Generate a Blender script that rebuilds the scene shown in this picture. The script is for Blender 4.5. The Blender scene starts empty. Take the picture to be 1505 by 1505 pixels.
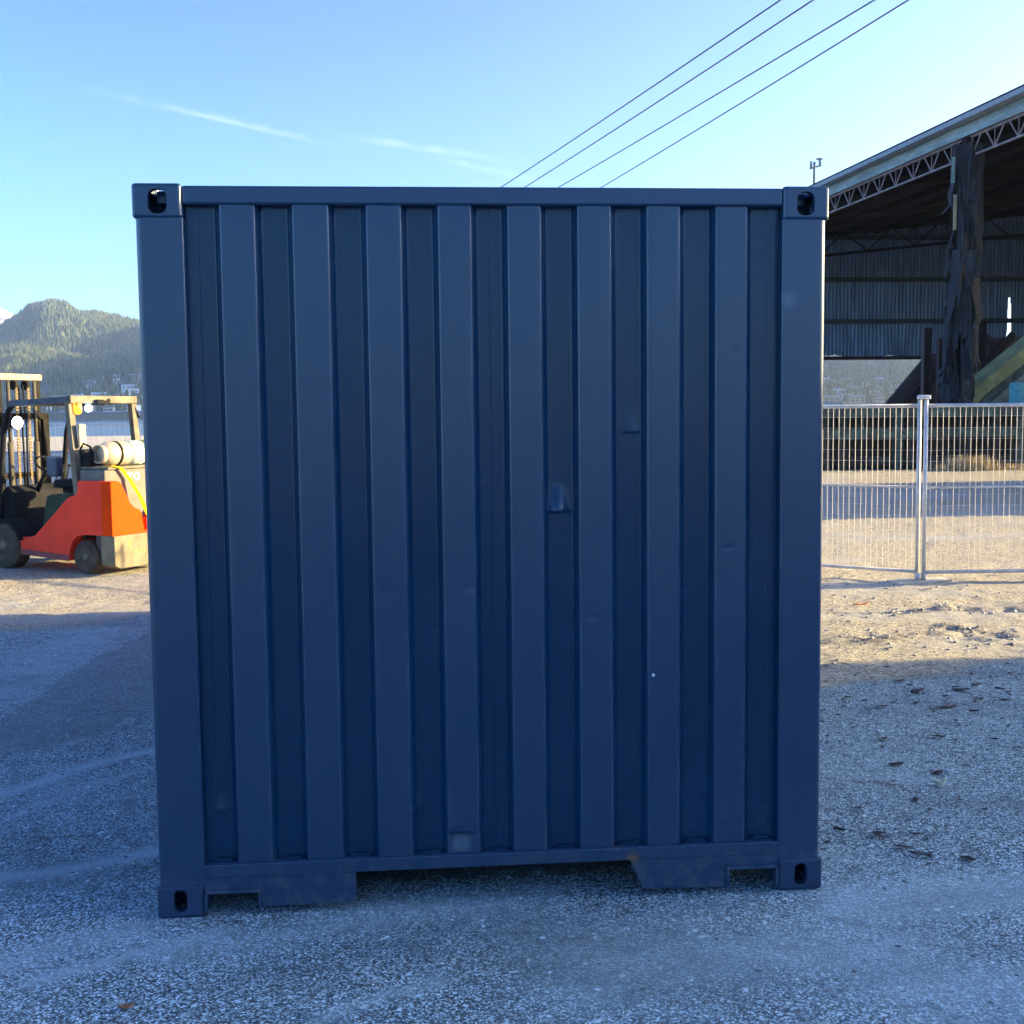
import bpy, bmesh, math, random
import numpy as np
from mathutils import Vector, Matrix, noise as mnoise
random.seed(7); rng = np.random.default_rng(7)
S = bpy.context.scene
COL = S.collection
R_ = math.radians

# ------------------------------------------------------------------ camera
CAM = np.array([-0.24055, -3.93516, 1.79607])
RM = np.array([[0.99678558, -0.07935389, -0.01102095],
               [0.01708013, 0.07608756, 0.99695484],
               [0.07827369, 0.99393845, -0.07719836]])     # right, up, forward
FPX, CX, CY = 1630.317, 752.5, 732.5
cd = bpy.data.cameras.new('camera'); cam = bpy.data.objects.new('camera', cd); COL.objects.link(cam)
cd.sensor_width = 36; cd.sensor_fit = 'HORIZONTAL'
cd.lens = FPX/1505*36
cd.shift_y = -20/1505
cd.clip_start = .05; cd.clip_end = 30000
m = Matrix.Identity(4)
for i in range(3):
    m[i][0], m[i][1], m[i][2], m[i][3] = RM[0][i], RM[1][i], -RM[2][i], CAM[i]
cam.matrix_world = m
S.camera = cam

def ray(px, py): return np.array([(px-CX)/FPX, -(py-CY)/FPX, 1.0])@RM
def at(px, py, Y):                      # point of the plane Y = const seen at that place of the photo
    d = ray(px, py); return Vector(CAM+d*(Y-CAM[1])/d[1])
def gnd(px, py, z=0):
    d = ray(px, py); return Vector(CAM+d*(z-CAM[2])/d[2])

# ------------------------------------------------------------------ world, sun, exposure
SUN_EL, SUN_AZ = R_(14), R_(1.0)     # azimuth counted from +X towards +Y
W = bpy.data.worlds.new('World'); S.world = W; W.use_nodes = True
nt = W.node_tree; nt.nodes.clear()
def N(nt, t, **k):
    n = nt.nodes.new(t)
    for a, b in k.items():
        if a.startswith('i_'):
            n.inputs[a[2:].replace('_', ' ')].default_value = b
        else: setattr(n, a, b)
    return n
def L(nt, a, b): nt.links.new(a, b)
def math_(nt, op, a, b=None, c=None, clamp=False):
    n = nt.nodes.new('ShaderNodeMath'); n.operation = op; n.use_clamp = clamp
    for i, v in enumerate((a, b, c)):
        if v is None: continue
        if isinstance(v, (int, float)): n.inputs[i].default_value = v
        else: L(nt, v, n.inputs[i])
    return n.outputs[0]
def sstep(nt, x, a, b):
    n = nt.nodes.new('ShaderNodeMapRange'); n.interpolation_type = 'SMOOTHSTEP'
    L(nt, x, n.inputs['Value']); n.inputs['From Min'].default_value = a; n.inputs['From Max'].default_value = b
    return n.outputs[0]
def mixc(nt, f, a, b, blend='MIX'):
    n = nt.nodes.new('ShaderNodeMix'); n.data_type = 'RGBA'; n.blend_type = blend
    for i, v in ((0, f), (6, a), (7, b)):
        if isinstance(v, (int, float)): n.inputs[i].default_value = v
        elif isinstance(v, tuple): n.inputs[i].default_value = (*v, 1) if len(v) == 3 else v
        else: L(nt, v, n.inputs[i])
    return n.outputs[2]
sky = N(nt, 'ShaderNodeTexSky', sky_type='NISHITA', sun_disc=False, sun_elevation=SUN_EL,
        sun_rotation=R_(90)-SUN_AZ, altitude=0, air_density=1.0, dust_density=1.0, ozone_density=2.2)
gm = N(nt, 'ShaderNodeGamma'); gm.inputs['Gamma'].default_value = 1.7
L(nt, sky.outputs[0], gm.inputs['Color'])
tc = N(nt, 'ShaderNodeTexCoord')
skycol = mixc(nt, 1.0, gm.outputs[0], (.545, .66, .90), 'MULTIPLY')
def dirv(px, py):
    d = ray(px, py); return d/np.linalg.norm(d)
def streak(col, p0, p1, wid, strength, seed):
    """a thin high cloud between two directions of the sky"""
    a, b = dirv(*p0), dirv(*p1)
    mid = (a+b); mid /= np.linalg.norm(mid)
    t = b-a; ln = np.linalg.norm(t); t /= ln
    n = np.cross(mid, t)
    def dot(v, off=0):
        x = N(nt, 'ShaderNodeVectorMath', operation='DOT_PRODUCT'); L(nt, tc.outputs['Generated'], x.inputs[0]); x.inputs[1].default_value = v
        return math_(nt, 'SUBTRACT', x.outputs['Value'], off)
    u = math_(nt, 'DIVIDE', dot(tuple(t), float(np.dot(mid, t))), ln/2)     # -1..1 along
    v = dot(tuple(n), 0.0)
    cmb = N(nt, 'ShaderNodeCombineXYZ'); L(nt, math_(nt, 'MULTIPLY', u, 5.0), cmb.inputs[0]); L(nt, math_(nt, 'MULTIPLY', v, 60.0), cmb.inputs[1]); cmb.inputs[2].default_value = seed*3.7
    nz = N(nt, 'ShaderNodeTexNoise'); nz.inputs['Scale'].default_value = 1.3; nz.inputs['Detail'].default_value = 6; nz.inputs['Roughness'].default_value = .65
    L(nt, cmb.outputs[0], nz.inputs['Vector'])
    vv = math_(nt, 'ADD', v, math_(nt, 'MULTIPLY', math_(nt, 'SUBTRACT', nz.outputs[0], .5), wid*1.6))
    across = math_(nt, 'SUBTRACT', 1.0, sstep(nt, math_(nt, 'ABSOLUTE', vv), 0.0, wid))
    along = math_(nt, 'SUBTRACT', 1.0, sstep(nt, math_(nt, 'ABSOLUTE', u), .15, 1.0))
    front = sstep(nt, dot(tuple(mid)), .5, .6)
    mk = math_(nt, 'MULTIPLY', math_(nt, 'MULTIPLY', across, along), math_(nt, 'MULTIPLY', sstep(nt, nz.outputs[0], .28, .62), front))
    mk = math_(nt, 'MULTIPLY', mk, strength)
    return mixc(nt, mk, col, (6.2, 7, 9.5))
skycol = streak(skycol, (40, 112), (600, 236), .0045, .16, 1.0)
skycol = streak(skycol, (215, 152), (480, 212), .0026, .22, 4.0)
skycol = streak(skycol, (450, 194), (780, 240), .0045, .22, 7.0)
skycol = streak(skycol, (600, 222), (850, 280), .0040, .20, 9.0)
bg = N(nt, 'ShaderNodeBackground'); bg.inputs['Strength'].default_value = .05
L(nt, skycol, bg.inputs['Color'])
wo = N(nt, 'ShaderNodeOutputWorld'); L(nt, bg.outputs[0], wo.inputs['Surface'])

sd = bpy.data.lights.new('sun', 'SUN'); sd.energy = 5.0; sd.angle = R_(.5); sd.color = (1, .77, .38)
sun = bpy.data.objects.new('sun', sd); COL.objects.link(sun)
sv = Vector((math.cos(SUN_EL)*math.cos(SUN_AZ), math.cos(SUN_EL)*math.sin(SUN_AZ), math.sin(SUN_EL)))
sun.rotation_euler = sv.to_track_quat('Z', 'Y').to_euler(); sun.location = sv*60
S.view_settings.view_transform = 'Standard'; S.view_settings.look = 'None'; S.view_settings.gamma = 1
S.view_settings.exposure = 2.27
S.render.engine = 'CYCLES'
S.cycles.use_denoising = True
S.cycles.max_bounces = 8; S.cycles.volume_bounces = 1

# ------------------------------------------------------------------ materials
def new_mat(name):
    mt = bpy.data.materials.new(name); mt.use_nodes = True
    nt = mt.node_tree
    return mt, nt, nt.nodes['Principled BSDF']
def objco(nt): return N(nt, 'ShaderNodeTexCoord').outputs['Object']
def geoco(nt): return N(nt, 'ShaderNodeNewGeometry').outputs['Position']
def noise_(nt, co, scale, detail=4, rough=.55, stretch=None):
    n = N(nt, 'ShaderNodeTexNoise'); n.inputs['Scale'].default_value = scale
    n.inputs['Detail'].default_value = detail; n.inputs['Roughness'].default_value = rough
    if stretch:
        mp = N(nt, 'ShaderNodeMapping'); mp.inputs['Scale'].default_value = stretch
        L(nt, co, mp.inputs['Vector']); co = mp.outputs[0]
    L(nt, co, n.inputs['Vector']); return n.outputs[0]
def bump_(nt, b, h, strength=.3, dist=.01):
    n = N(nt, 'ShaderNodeBump'); n.inputs['Strength'].default_value = strength; n.inputs['Distance'].default_value = dist
    L(nt, h, n.inputs['Height']); L(nt, n.outputs[0], b.inputs['Normal']); return n
MATS = {}
def mat(name, c, rough=.5, metal=0, var=.25, scale=6, c2=None, thr=(.5, .7), bump=0, bscale=40, stretch=None, emit=None, spec=.5):
    """a procedural material: base colour with noise, and patches of a second colour"""
    if name in MATS: return MATS[name]
    mt, nt, b = new_mat(name); co = objco(nt)
    nz = noise_(nt, co, scale, 6, .6, stretch)
    dark = tuple(x*(1-var) for x in c); lite = tuple(min(1, x*(1+var)) for x in c)
    col = mixc(nt, sstep(nt, nz, .3, .7), dark, lite)
    if c2:
        n2 = noise_(nt, co, scale*2.3, 8, .68, stretch)
        col = mixc(nt, sstep(nt, n2, *thr), col, c2)
    L(nt, col, b.inputs['Base Color'])
    L(nt, math_(nt, 'ADD', math_(nt, 'MULTIPLY', nz, .25), rough-.12, clamp=True), b.inputs['Roughness'])
    b.inputs['Metallic'].default_value = metal; b.inputs['Specular IOR Level'].default_value = spec
    if bump: bump_(nt, b, noise_(nt, co, bscale, 5), bump, .01)
    if emit: b.inputs['Emission Color'].default_value = (*emit[0], 1); b.inputs['Emission Strength'].default_value = emit[1]
    MATS[name] = mt; return mt

# ------------------------------------------------------------------ mesh builder
class MB:
    def __init__(s): s.bm = bmesh.new(); s.mi = 0
    def _f(s, vs):
        try: f = s.bm.faces.new(vs); f.material_index = s.mi; return f
        except ValueError: return None
    def box(s, x0, x1, y0, y1, z0, z1, bev=0, mtx=None, seg=2):
        g = bmesh.ops.create_cube(s.bm, size=1)['verts']
        for v in g:
            v.co = Vector(((x0+x1)/2+v.co.x*(x1-x0), (y0+y1)/2+v.co.y*(y1-y0), (z0+z1)/2+v.co.z*(z1-z0)))
        fs = {f for v in g for f in v.link_faces}
        for f in fs: f.material_index = s.mi
        if bev:
            es = list({e for v in g for e in v.link_edges})
            r = bmesh.ops.bevel(s.bm, geom=es, offset=bev, segments=seg, profile=.5, affect='EDGES', clamp_overlap=True)
            g = list({v for f in r['faces'] for v in f.verts} | {v for v in g if v.is_valid})
            for f in r['faces']: f.material_index = s.mi
        if mtx: bmesh.ops.transform(s.bm, matrix=mtx, verts=g)
        return s
    def bar(s, a, b, w, h=None, up=(0, 0, 1)):
        a, b = Vector(a), Vector(b); h = h or w
        d = (b-a); ln = d.length; d.normalize(); u = Vector(up)
        if abs(d.dot(u)) > .97: u = Vector((1, 0, 0))
        x = d.cross(u).normalized(); u = x.cross(d)
        q = []
        for p in (a, b):
            for i, j in ((-1, -1), (1, -1), (1, 1), (-1, 1)): q.append(s.bm.verts.new(p+x*(i*w/2)+u*(j*h/2)))
        for f in ((3, 2, 1, 0), (4, 5, 6, 7), (0, 1, 5, 4), (1, 2, 6, 5), (2, 3, 7, 6), (3, 0, 4, 7)): s._f([q[i] for i in f])
        return s
    def tube(s, pts, r, n=8, cap=True):
        pts = [Vector(p) for p in pts]; rings = []; prev = None
        for i, p in enumerate(pts):
            t = (pts[min(i+1, len(pts)-1)]-pts[max(i-1, 0)]).normalized()
            if prev is None:
                x = t.orthogonal().normalized()
            else:
                x = (prev-t*prev.dot(t)).normalized()
            prev = x; y = t.cross(x)
            rr = r[i] if isinstance(r, (list, tuple)) else r
            rings.append([s.bm.verts.new(p+(x*math.cos(2*math.pi*k/n)+y*math.sin(2*math.pi*k/n))*rr) for k in range(n)])
        for a, b in zip(rings, rings[1:]):
            for k in range(n):
                f = s._f((a[k], a[(k+1) % n], b[(k+1) % n], b[k]))
                if f: f.smooth = True
        if cap: s._f(rings[0][::-1]); s._f(rings[-1])
        return s
    def lathe(s, prof, c, axis='z', n=24):
        """prof: (radius, offset along the axis)"""
        c = Vector(c); rings = []
        for r, h in prof:
            ring = []
            for k in range(n):
                a = 2*math.pi*k/n; p = (r*math.cos(a), r*math.sin(a), h)
                p = {'z': p, 'y': (p[1], p[2], p[0]), 'x': (p[2], p[0], p[1])}[axis]
                ring.append(s.bm.verts.new(c+Vector(p)))
            rings.append(ring)
        for a, b in zip(rings, rings[1:]):
            for k in range(n):
                f = s._f((a[k], a[(k+1) % n], b[(k+1) % n], b[k]))
                if f: f.smooth = True
        s._f(rings[0][::-1]); s._f(rings[-1])
        return s
    def prism(s, poly, axis, a, b):
        """polygon in the plane across an axis, from a to b"""
        def P(p, h): return {'y': (p[0], h, p[1]), 'x': (h, p[0], p[1]), 'z': (p[0], p[1], h)}[axis]
        A = [s.bm.verts.new(P(p, a)) for p in poly]; B = [s.bm.verts.new(P(p, b)) for p in poly]
        s._f(A[::-1]); s._f(B); n = len(poly)
        for i in range(n): s._f((A[i], A[(i+1) % n], B[(i+1) % n], B[i]))
        return s
    def poly(s, pts): return s._f([s.bm.verts.new(p) for p in pts])
    def build(s, name, mats, parent=None, bev=0, smooth=False, recalc=True):
        bm = s.bm
        if bev:
            es = [e for e in bm.edges if len(e.link_faces) == 2 and e.calc_face_angle(0) > .5]
            bmesh.ops.bevel(bm, geom=es, offset=bev, segments=2, profile=.5, affect='EDGES', clamp_overlap=True)
        if recalc: bmesh.ops.recalc_face_normals(bm, faces=bm.faces[:])
        me = bpy.data.meshes.new(name); bm.to_mesh(me); bm.free()
        for mt in (mats if isinstance(mats, (list, tuple)) else [mats]): me.materials.append(mt)
        if smooth:
            for p in me.polygons: p.use_smooth = True
        o = bpy.data.objects.new(name, me); COL.objects.link(o)
        if parent: o.parent = parent
        return o
def tag(o, label=None, cat=None, group=None, kind=None):
    for k, v in (('label', label), ('category', cat), ('group', group), ('kind', kind)):
        if v: o[k] = v
    return o
def thing(name, label, cat, loc=(0, 0, 0), rz=0, group=None):
    o = bpy.data.objects.new(name, None); o.empty_display_size = .2; COL.objects.link(o)
    o.location = loc; o.rotation_euler = (0, 0, rz); return tag(o, label, cat, group)
def copy_tree(o, parent=None):
    c = o.copy(); COL.objects.link(c); c.parent = parent
    for ch in list(o.children): copy_tree(ch, c)
    return c
def mesh_np(name, V, F, mats, parent=None, smooth=True, mi=None):
    me = bpy.data.meshes.new(name); me.from_pydata(V.tolist() if hasattr(V, 'tolist') else V, [], F.tolist() if hasattr(F, 'tolist') else F)
    for mt in (mats if isinstance(mats, (list, tuple)) else [mats]): me.materials.append(mt)
    if smooth: me.polygons.foreach_set('use_smooth', [True]*len(me.polygons))
    if mi is not None: me.polygons.foreach_set('material_index', mi)
    me.update()
    o = bpy.data.objects.new(name, me); COL.objects.link(o)
    if parent: o.parent = parent
    return o
def grid_faces(nx, ny):
    i = np.arange(nx-1)[None, :]+np.arange(ny-1)[:, None]*nx
    i = i.ravel(); return np.c_[i, i+1, i+1+nx, i+nx]
# value noise in numpy
_T = rng.random((256, 256))
def vnoise(x, y):
    xi, yi = np.floor(x).astype(int), np.floor(y).astype(int); fx, fy = x-xi, y-yi
    fx = fx*fx*(3-2*fx); fy = fy*fy*(3-2*fy)
    g = lambda a, b: _T[a % 256, b % 256]
    return (g(xi, yi)*(1-fx)+g(xi+1, yi)*fx)*(1-fy)+(g(xi, yi+1)*(1-fx)+g(xi+1, yi+1)*fx)*fy
def fbm(x, y, o=4):
    s = 0; a = .5; t = 0
    for k in range(o): s = s+a*vnoise(x*2**k+17.3*k, y*2**k+5.1*k); t += a; a *= .5
    return s/t
def ss(x, a, b):
    t = np.clip((x-a)/(b-a), 0, 1); return t*t*(3-2*t)

# ------------------------------------------------------------------ ground
def seg_dist(X, Y, pts):
    d = np.full(X.shape, 1e9)
    for (x0, y0), (x1, y1) in zip(pts, pts[1:]):
        vx, vy = x1-x0, y1-y0; t = np.clip(((X-x0)*vx+(Y-y0)*vy)/(vx*vx+vy*vy), 0, 1)
        d = np.minimum(d, np.hypot(X-x0-t*vx, Y-y0-t*vy))
    return d
def pxl(*pts): return [tuple(gnd(*p))[:2] for p in pts]
def poly_in(X, Y, P):
    r = np.zeros(X.shape, bool); n = len(P)
    for i in range(n):
        (x0, y0), (x1, y1) = P[i], P[(i+1) % n]
        c = ((y0 > Y) != (y1 > Y)) & (X < (x1-x0)*(Y-y0)/(y1-y0+1e-12)+x0); r ^= c
    return r
def sand_mask(X, Y):
    n = fbm(X*.5+3, Y*.9+8, 4)
    right = ss(Y+(n-.5)*3.0+np.clip(3-X, 0, 3)*.2, 2.8, 4.1)*ss(X, 0, 2)
    left = ss(Y+(n-.5)*2.0, 5.3, 6.9)*(1-ss(X, 0, 2))
    return np.clip(right+left, 0, 1)
RUTS = [(pxl((1215, 938), (1270, 945), (1310, 935), (1400, 928)), .20, .026), (pxl((1405, 925), (1450, 938), (1520, 945)), .24, .036),
        (pxl((1212, 902), (1320, 900), (1420, 893)), .08, .022), (pxl((1400, 893), (1470, 898), (1530, 893)), .14, .035)]
def gz(X, Y):
    sm = sand_mask(X, Y)
    z = (fbm(X*.6, Y*.6, 3)-.5)*.012 + (fbm(X*5, Y*5, 3)-.5)*.006
    z = z + sm*((fbm(X*1.7+9, Y*2.6+4, 4)-.5)*.032 + (fbm(X*8, Y*10, 3)-.5)*.028)*ss(40-Y, 0, 20)
    for pts, w, h in RUTS:
        d = seg_dist(X, Y, pts); z = z+np.exp(-(d/w)**2)*h*(fbm(X*9+40, Y*12, 4)*2.6-1.1)
    near = 1-ss(np.maximum(np.abs(X)-1.25, np.abs(Y-3)-3.2), 0, .5)
    return z*(1-near*.8)-near*.002
xs = np.r_[np.linspace(-600, -40, 15), np.linspace(-36, -9, 14)[:-1], np.arange(-9, 13, .05), np.linspace(13, 40, 28), np.linspace(50, 500, 12)]
ys = np.r_[np.linspace(-120, -12, 10), np.linspace(-10, -4, 10)[:-1], np.arange(-4, 13, .05), np.arange(13, 34, .3), np.linspace(34, 104, 36), np.array([107, 109.])]
GX, GY = np.meshgrid(xs, ys)
GZ = gz(GX, GY)
GZ[GY > 105] = -.6; GZ[GY > 108] = -3.2
V = np.c_[GX.ravel(), GY.ravel(), GZ.ravel()]
mt, nt, b = new_mat('yard surface'); co = geoco(nt)
def attr(nt, n): a = N(nt, 'ShaderNodeAttribute'); a.attribute_name = n; return a.outputs['Fac']
vor = N(nt, 'ShaderNodeTexVoronoi'); vor.inputs['Scale'].default_value = 165; L(nt, co, vor.inputs['Vector'])
vor2 = N(nt, 'ShaderNodeTexVoronoi'); vor2.inputs['Scale'].default_value = 66; L(nt, co, vor2.inputs['Vector'])
rc = N(nt, 'ShaderNodeSeparateColor'); L(nt, vor.outputs['Color'], rc.inputs[0])
rc2 = N(nt, 'ShaderNodeSeparateColor'); L(nt, vor2.outputs['Color'], rc2.inputs[0])
cr = N(nt, 'ShaderNodeValToRGB'); L(nt, rc.outputs[0], cr.inputs[0])
el = cr.color_ramp.elements; el[0].position = 0; el[0].color = (.022, .024, .026, 1); el[1].position = 1; el[1].color = (.95, .97, .97, 1)
e = el.new(.45); e.color = (.125, .145, .152, 1); e = el.new(.8); e.color = (.50, .55, .565, 1)
chips = cr.outputs[0]
dustn = noise_(nt, co, 1.1, 7, .62)
dust2 = noise_(nt, co, 2.3, 6, .6, (.35, 1.2, 1))
dusty = math_(nt, 'ADD', math_(nt, 'MULTIPLY', dustn, .6), math_(nt, 'MULTIPLY', dust2, .4))
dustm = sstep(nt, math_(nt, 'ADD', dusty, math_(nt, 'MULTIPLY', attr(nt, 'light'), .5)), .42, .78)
asph = mixc(nt, math_(nt, 'MULTIPLY', dustm, .6), chips, (.45, .485, .495))
bign = noise_(nt, co, 9, 5, .6)
asph = mixc(nt, math_(nt, 'MULTIPLY', sstep(nt, bign, .5, .72), .45), asph, (.10, .107, .11))
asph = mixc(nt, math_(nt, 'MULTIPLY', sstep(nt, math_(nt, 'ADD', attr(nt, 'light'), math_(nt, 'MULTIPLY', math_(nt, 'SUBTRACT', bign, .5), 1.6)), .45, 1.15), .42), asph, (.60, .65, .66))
wet = noise_(nt, co, .75, 5, .6, (.6, 1.3, 1))
asph = mixc(nt, math_(nt, 'MULTIPLY', sstep(nt, wet, .50, .68), .45), asph, (.085, .093, .097))
asph = mixc(nt, sstep(nt, rc2.outputs[0], .965, .98), asph, mixc(nt, rc2.outputs[1], (.06, .06, .06), (.8, .8, .78)))
# smoother dark repair patch
pm = sstep(nt, math_(nt, 'ADD', attr(nt, 'patch'), math_(nt, 'MULTIPLY', math_(nt, 'SUBTRACT', noise_(nt, co, 14, 4), .5), .7)), .4, .6)
pcol = mixc(nt, noise_(nt, co, 60, 4, .7), (.12, .135, .135), (.26, .285, .285))
asph = mixc(nt, math_(nt, 'MULTIPLY', pm, .55), asph, pcol)
# sandy gravel
sn = noise_(nt, co, 26, 6, .7)
scol = mixc(nt, sstep(nt, sn, .32, .68), (.27, .235, .17), (.70, .62, .46))
scol = mixc(nt, sstep(nt, rc2.outputs[0], .82, .9), scol, (.20, .18, .16))
scol = mixc(nt, sstep(nt, noise_(nt, co, .5, 5, .6, (.5, 1.6, 1)), .42, .66), scol, (.47, .455, .41), 'MIX')
sm = sstep(nt, math_(nt, 'ADD', attr(nt, 'sand'), math_(nt, 'MULTIPLY', math_(nt, 'SUBTRACT', sn, .5), .7)), .25, .75)
asph = mixc(nt, 1.0, asph, (.85, 1.05, 1.08), 'MULTIPLY')
col = mixc(nt, sm, asph, scol)
# dark mud stains, plus the shade painted under the container
mm = sstep(nt, math_(nt, 'ADD', attr(nt, 'mud_shade'), math_(nt, 'MULTIPLY', math_(nt, 'SUBTRACT', noise_(nt, co, 13, 7, .75), .5), 2.6)), .45, 1.0)
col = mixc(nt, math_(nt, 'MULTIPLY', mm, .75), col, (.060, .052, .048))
L(nt, col, b.inputs['Base Color'])
L(nt, math_(nt, 'ADD', .62, math_(nt, 'MULTIPLY', bign, .3)), b.inputs['Roughness']); b.inputs['Specular IOR Level'].default_value = .35
hgt = math_(nt, 'ADD', math_(nt, 'MULTIPLY', rc.outputs[1], .6), math_(nt, 'MULTIPLY', math_(nt, 'MULTIPLY', sn, math_(nt, 'ADD', 1.0, math_(nt, 'MULTIPLY', sm, 2.2))), 1.2))
hgt = math_(nt, 'ADD', hgt, math_(nt, 'MULTIPLY', rc2.outputs[1], .8))
bump_(nt, b, hgt, 1.0, .009)
YARD = mt
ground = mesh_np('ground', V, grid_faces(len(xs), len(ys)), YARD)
tag(ground, kind='structure')
def add_attr(o, name, val):
    a = o.data.attributes.new(name, 'FLOAT', 'POINT'); a.data.foreach_set('value', np.ascontiguousarray(val, dtype=np.float32).ravel())
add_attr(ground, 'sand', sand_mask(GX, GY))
pp = pxl((-120, 1115), (0, 1062), (60, 1022), (110, 985), (165, 955), (222, 928), (420, 880), (420, 1010), (225, 1040), (120, 1085), (0, 1112), (-120, 1150))
pin = poly_in(GX+(fbm(GX*6, GY*6, 3)-.5)*.12, GY+(fbm(GX*6+7, GY*6, 3)-.5)*.12, pp).astype(float)
add_attr(ground, 'patch', pin)
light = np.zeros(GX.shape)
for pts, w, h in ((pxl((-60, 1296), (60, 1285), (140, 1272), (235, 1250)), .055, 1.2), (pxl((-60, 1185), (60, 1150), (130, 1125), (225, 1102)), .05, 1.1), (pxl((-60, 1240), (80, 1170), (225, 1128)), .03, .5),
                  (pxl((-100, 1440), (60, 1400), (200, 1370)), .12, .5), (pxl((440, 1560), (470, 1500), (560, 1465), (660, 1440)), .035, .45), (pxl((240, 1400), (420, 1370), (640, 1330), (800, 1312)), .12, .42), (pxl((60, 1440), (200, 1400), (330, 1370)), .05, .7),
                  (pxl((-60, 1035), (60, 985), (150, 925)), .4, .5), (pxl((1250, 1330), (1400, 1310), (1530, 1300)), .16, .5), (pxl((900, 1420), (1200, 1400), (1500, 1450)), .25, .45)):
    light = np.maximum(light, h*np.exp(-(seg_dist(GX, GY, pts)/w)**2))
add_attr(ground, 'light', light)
mud_shade = .55*ss(GX, 1.5, 2.5)*ss(GY, 3.3, 4.0)*(1-ss(GY, 5.6, 7.0))*ss(fbm(GX*.9+4, GY*2.2+1, 4), .35, .62)
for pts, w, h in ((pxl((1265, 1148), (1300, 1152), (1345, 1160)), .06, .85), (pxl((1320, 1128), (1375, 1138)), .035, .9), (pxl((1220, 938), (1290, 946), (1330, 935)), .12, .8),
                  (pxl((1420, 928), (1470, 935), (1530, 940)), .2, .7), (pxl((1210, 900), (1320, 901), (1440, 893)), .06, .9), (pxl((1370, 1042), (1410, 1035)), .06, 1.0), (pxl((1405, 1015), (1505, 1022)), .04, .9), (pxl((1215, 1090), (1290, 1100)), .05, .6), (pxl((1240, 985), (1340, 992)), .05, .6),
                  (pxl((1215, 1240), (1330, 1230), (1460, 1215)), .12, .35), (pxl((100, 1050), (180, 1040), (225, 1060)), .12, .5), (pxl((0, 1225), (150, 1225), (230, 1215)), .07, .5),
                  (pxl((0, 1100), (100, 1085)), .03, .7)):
    mud_shade = np.maximum(mud_shade, h*np.exp(-(seg_dist(GX, GY, pts)/w)**2))
mud_shade = np.maximum(mud_shade, 1.1*ss(1.2-np.abs(GX), 0, .12)*ss(GY, .06, .35)*ss(6.4-GY, 0, .3))      # shade under the container painted into the ground colour
add_attr(ground, 'mud_shade', mud_shade)

# water of the inlet
mt, nt, b = new_mat('inlet water'); co = geoco(nt)
b.inputs['Base Color'].default_value = (.03, .05, .065, 1); b.inputs['Roughness'].default_value = .25
bump_(nt, b, noise_(nt, co, .4, 5, .6, (1, .4, 1)), .6, .3)
w_ = MB(); w_.poly(((-7000, 106, -2.2), (6000, 106, -2.2), (6000, 9200, -2.2), (-7000, 9200, -2.2))); tag(w_.build('water', mt), kind='structure')

# ------------------------------------------------------------------ hills across the water
CREST = [(-900, 560), (-400, 545), (-220, 548), (-100, 530), (0, 481), (30, 462), (55, 445), (85, 437), (110, 443), (126, 456), (150, 457), (180, 462), (205, 469), (300, 492), (450, 515), (600, 510), (760, 430),
         (860, 340), (940, 302), (1010, 298), (1080, 330), (1150, 450), (1210, 522), (1300, 532), (1400, 528), (1500, 520), (1640, 330), (1760, 296), (1900, 310), (2200, 420), (2600, 520)]  # the two tallest humps are hidden ridges added to shade slopes and town
LOW = [(-900, 560), (-400, 540), (-150, 515), (0, 510), (40, 503), (80, 505), (110, 516), (180, 533), (300, 540), (600, 540), (760, 450), (860, 355), (940, 315), (1010, 311), (1080, 345), (1150, 490), (1210, 545), (1400, 545), (1500, 540), (1640, 350), (1760, 312), (1900, 330), (2200, 440), (2600, 545)]
SPUR = [(-900, 560), (-400, 545), (-150, 520), (0, 508), (38, 503), (66, 467), (85, 456), (110, 458), (126, 467), (150, 470), (205, 480), (300, 500), (450, 520), (600, 515), (760, 440), (860, 348), (940, 308), (1010, 304), (1080, 338), (1150, 470), (1210, 532), (1400, 535), (1500, 525), (1640, 340), (1760, 304), (1900, 320), (2200, 430), (2600, 530)]
TOWN = [(-900, 575), (0, 570), (120, 566), (200, 552), (300, 552), (600, 552), (760, 470), (860, 370), (940, 330), (1010, 326), (1080, 360), (1150, 520), (1210, 566), (1400, 564), (1500, 560), (1640, 370), (1760, 328), (1900, 345), (2200, 460), (2600, 566)]
SHORE = [(-900, 601), (600, 601), (760, 540), (860, 400), (940, 352), (1010, 348), (1080, 380), (1150, 540), (1210, 601), (1500, 600), (1640, 400), (1760, 350), (1900, 370), (2200, 500), (2600, 601)]
def prof(P, px): return np.interp(px, [p[0] for p in P], [p[1] for p in P])
HY = 606.0
DS = np.array([1100., 1180., 1900., 2350., 2550., 2760., 3100., 3700., 4600.])
def terrain_z(px, D):
    px, D = np.asarray(px, float), np.asarray(D, float)
    e = lambda P, d: (HY-prof(P, px))/FPX*d+CAM[2]
    zs = [np.full(px.shape, -6.), e(SHORE, 1180), e(TOWN, 1900), e(LOW, 2350), e(LOW, 2350)*.97+3, e(SPUR, 2760), e(CREST, 3100)-6, e(CREST, 3100)*.7, e(CREST, 3100)*.1]
    zs = np.array(zs); k = np.clip(np.searchsorted(DS, D, side='right')-1, 0, len(DS)-2)
    t = (D-DS[k])/(DS[k+1]-DS[k]); t = np.clip(t, 0, 1)
    i = np.indices(px.shape)
    z0 = np.take_along_axis(zs, k[None], 0)[0]; z1 = np.take_along_axis(zs, (k+1)[None], 0)[0]
    return z0*(1-t)+z1*t
def terr_xy(px, D):                                  # D counted along the view axis
    d = np.stack([(px-CX)/FPX*RM[0, i]+RM[2, i]+0*D for i in range(2)])
    return CAM[0]+d[0]*D, CAM[1]+d[1]*D
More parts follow.
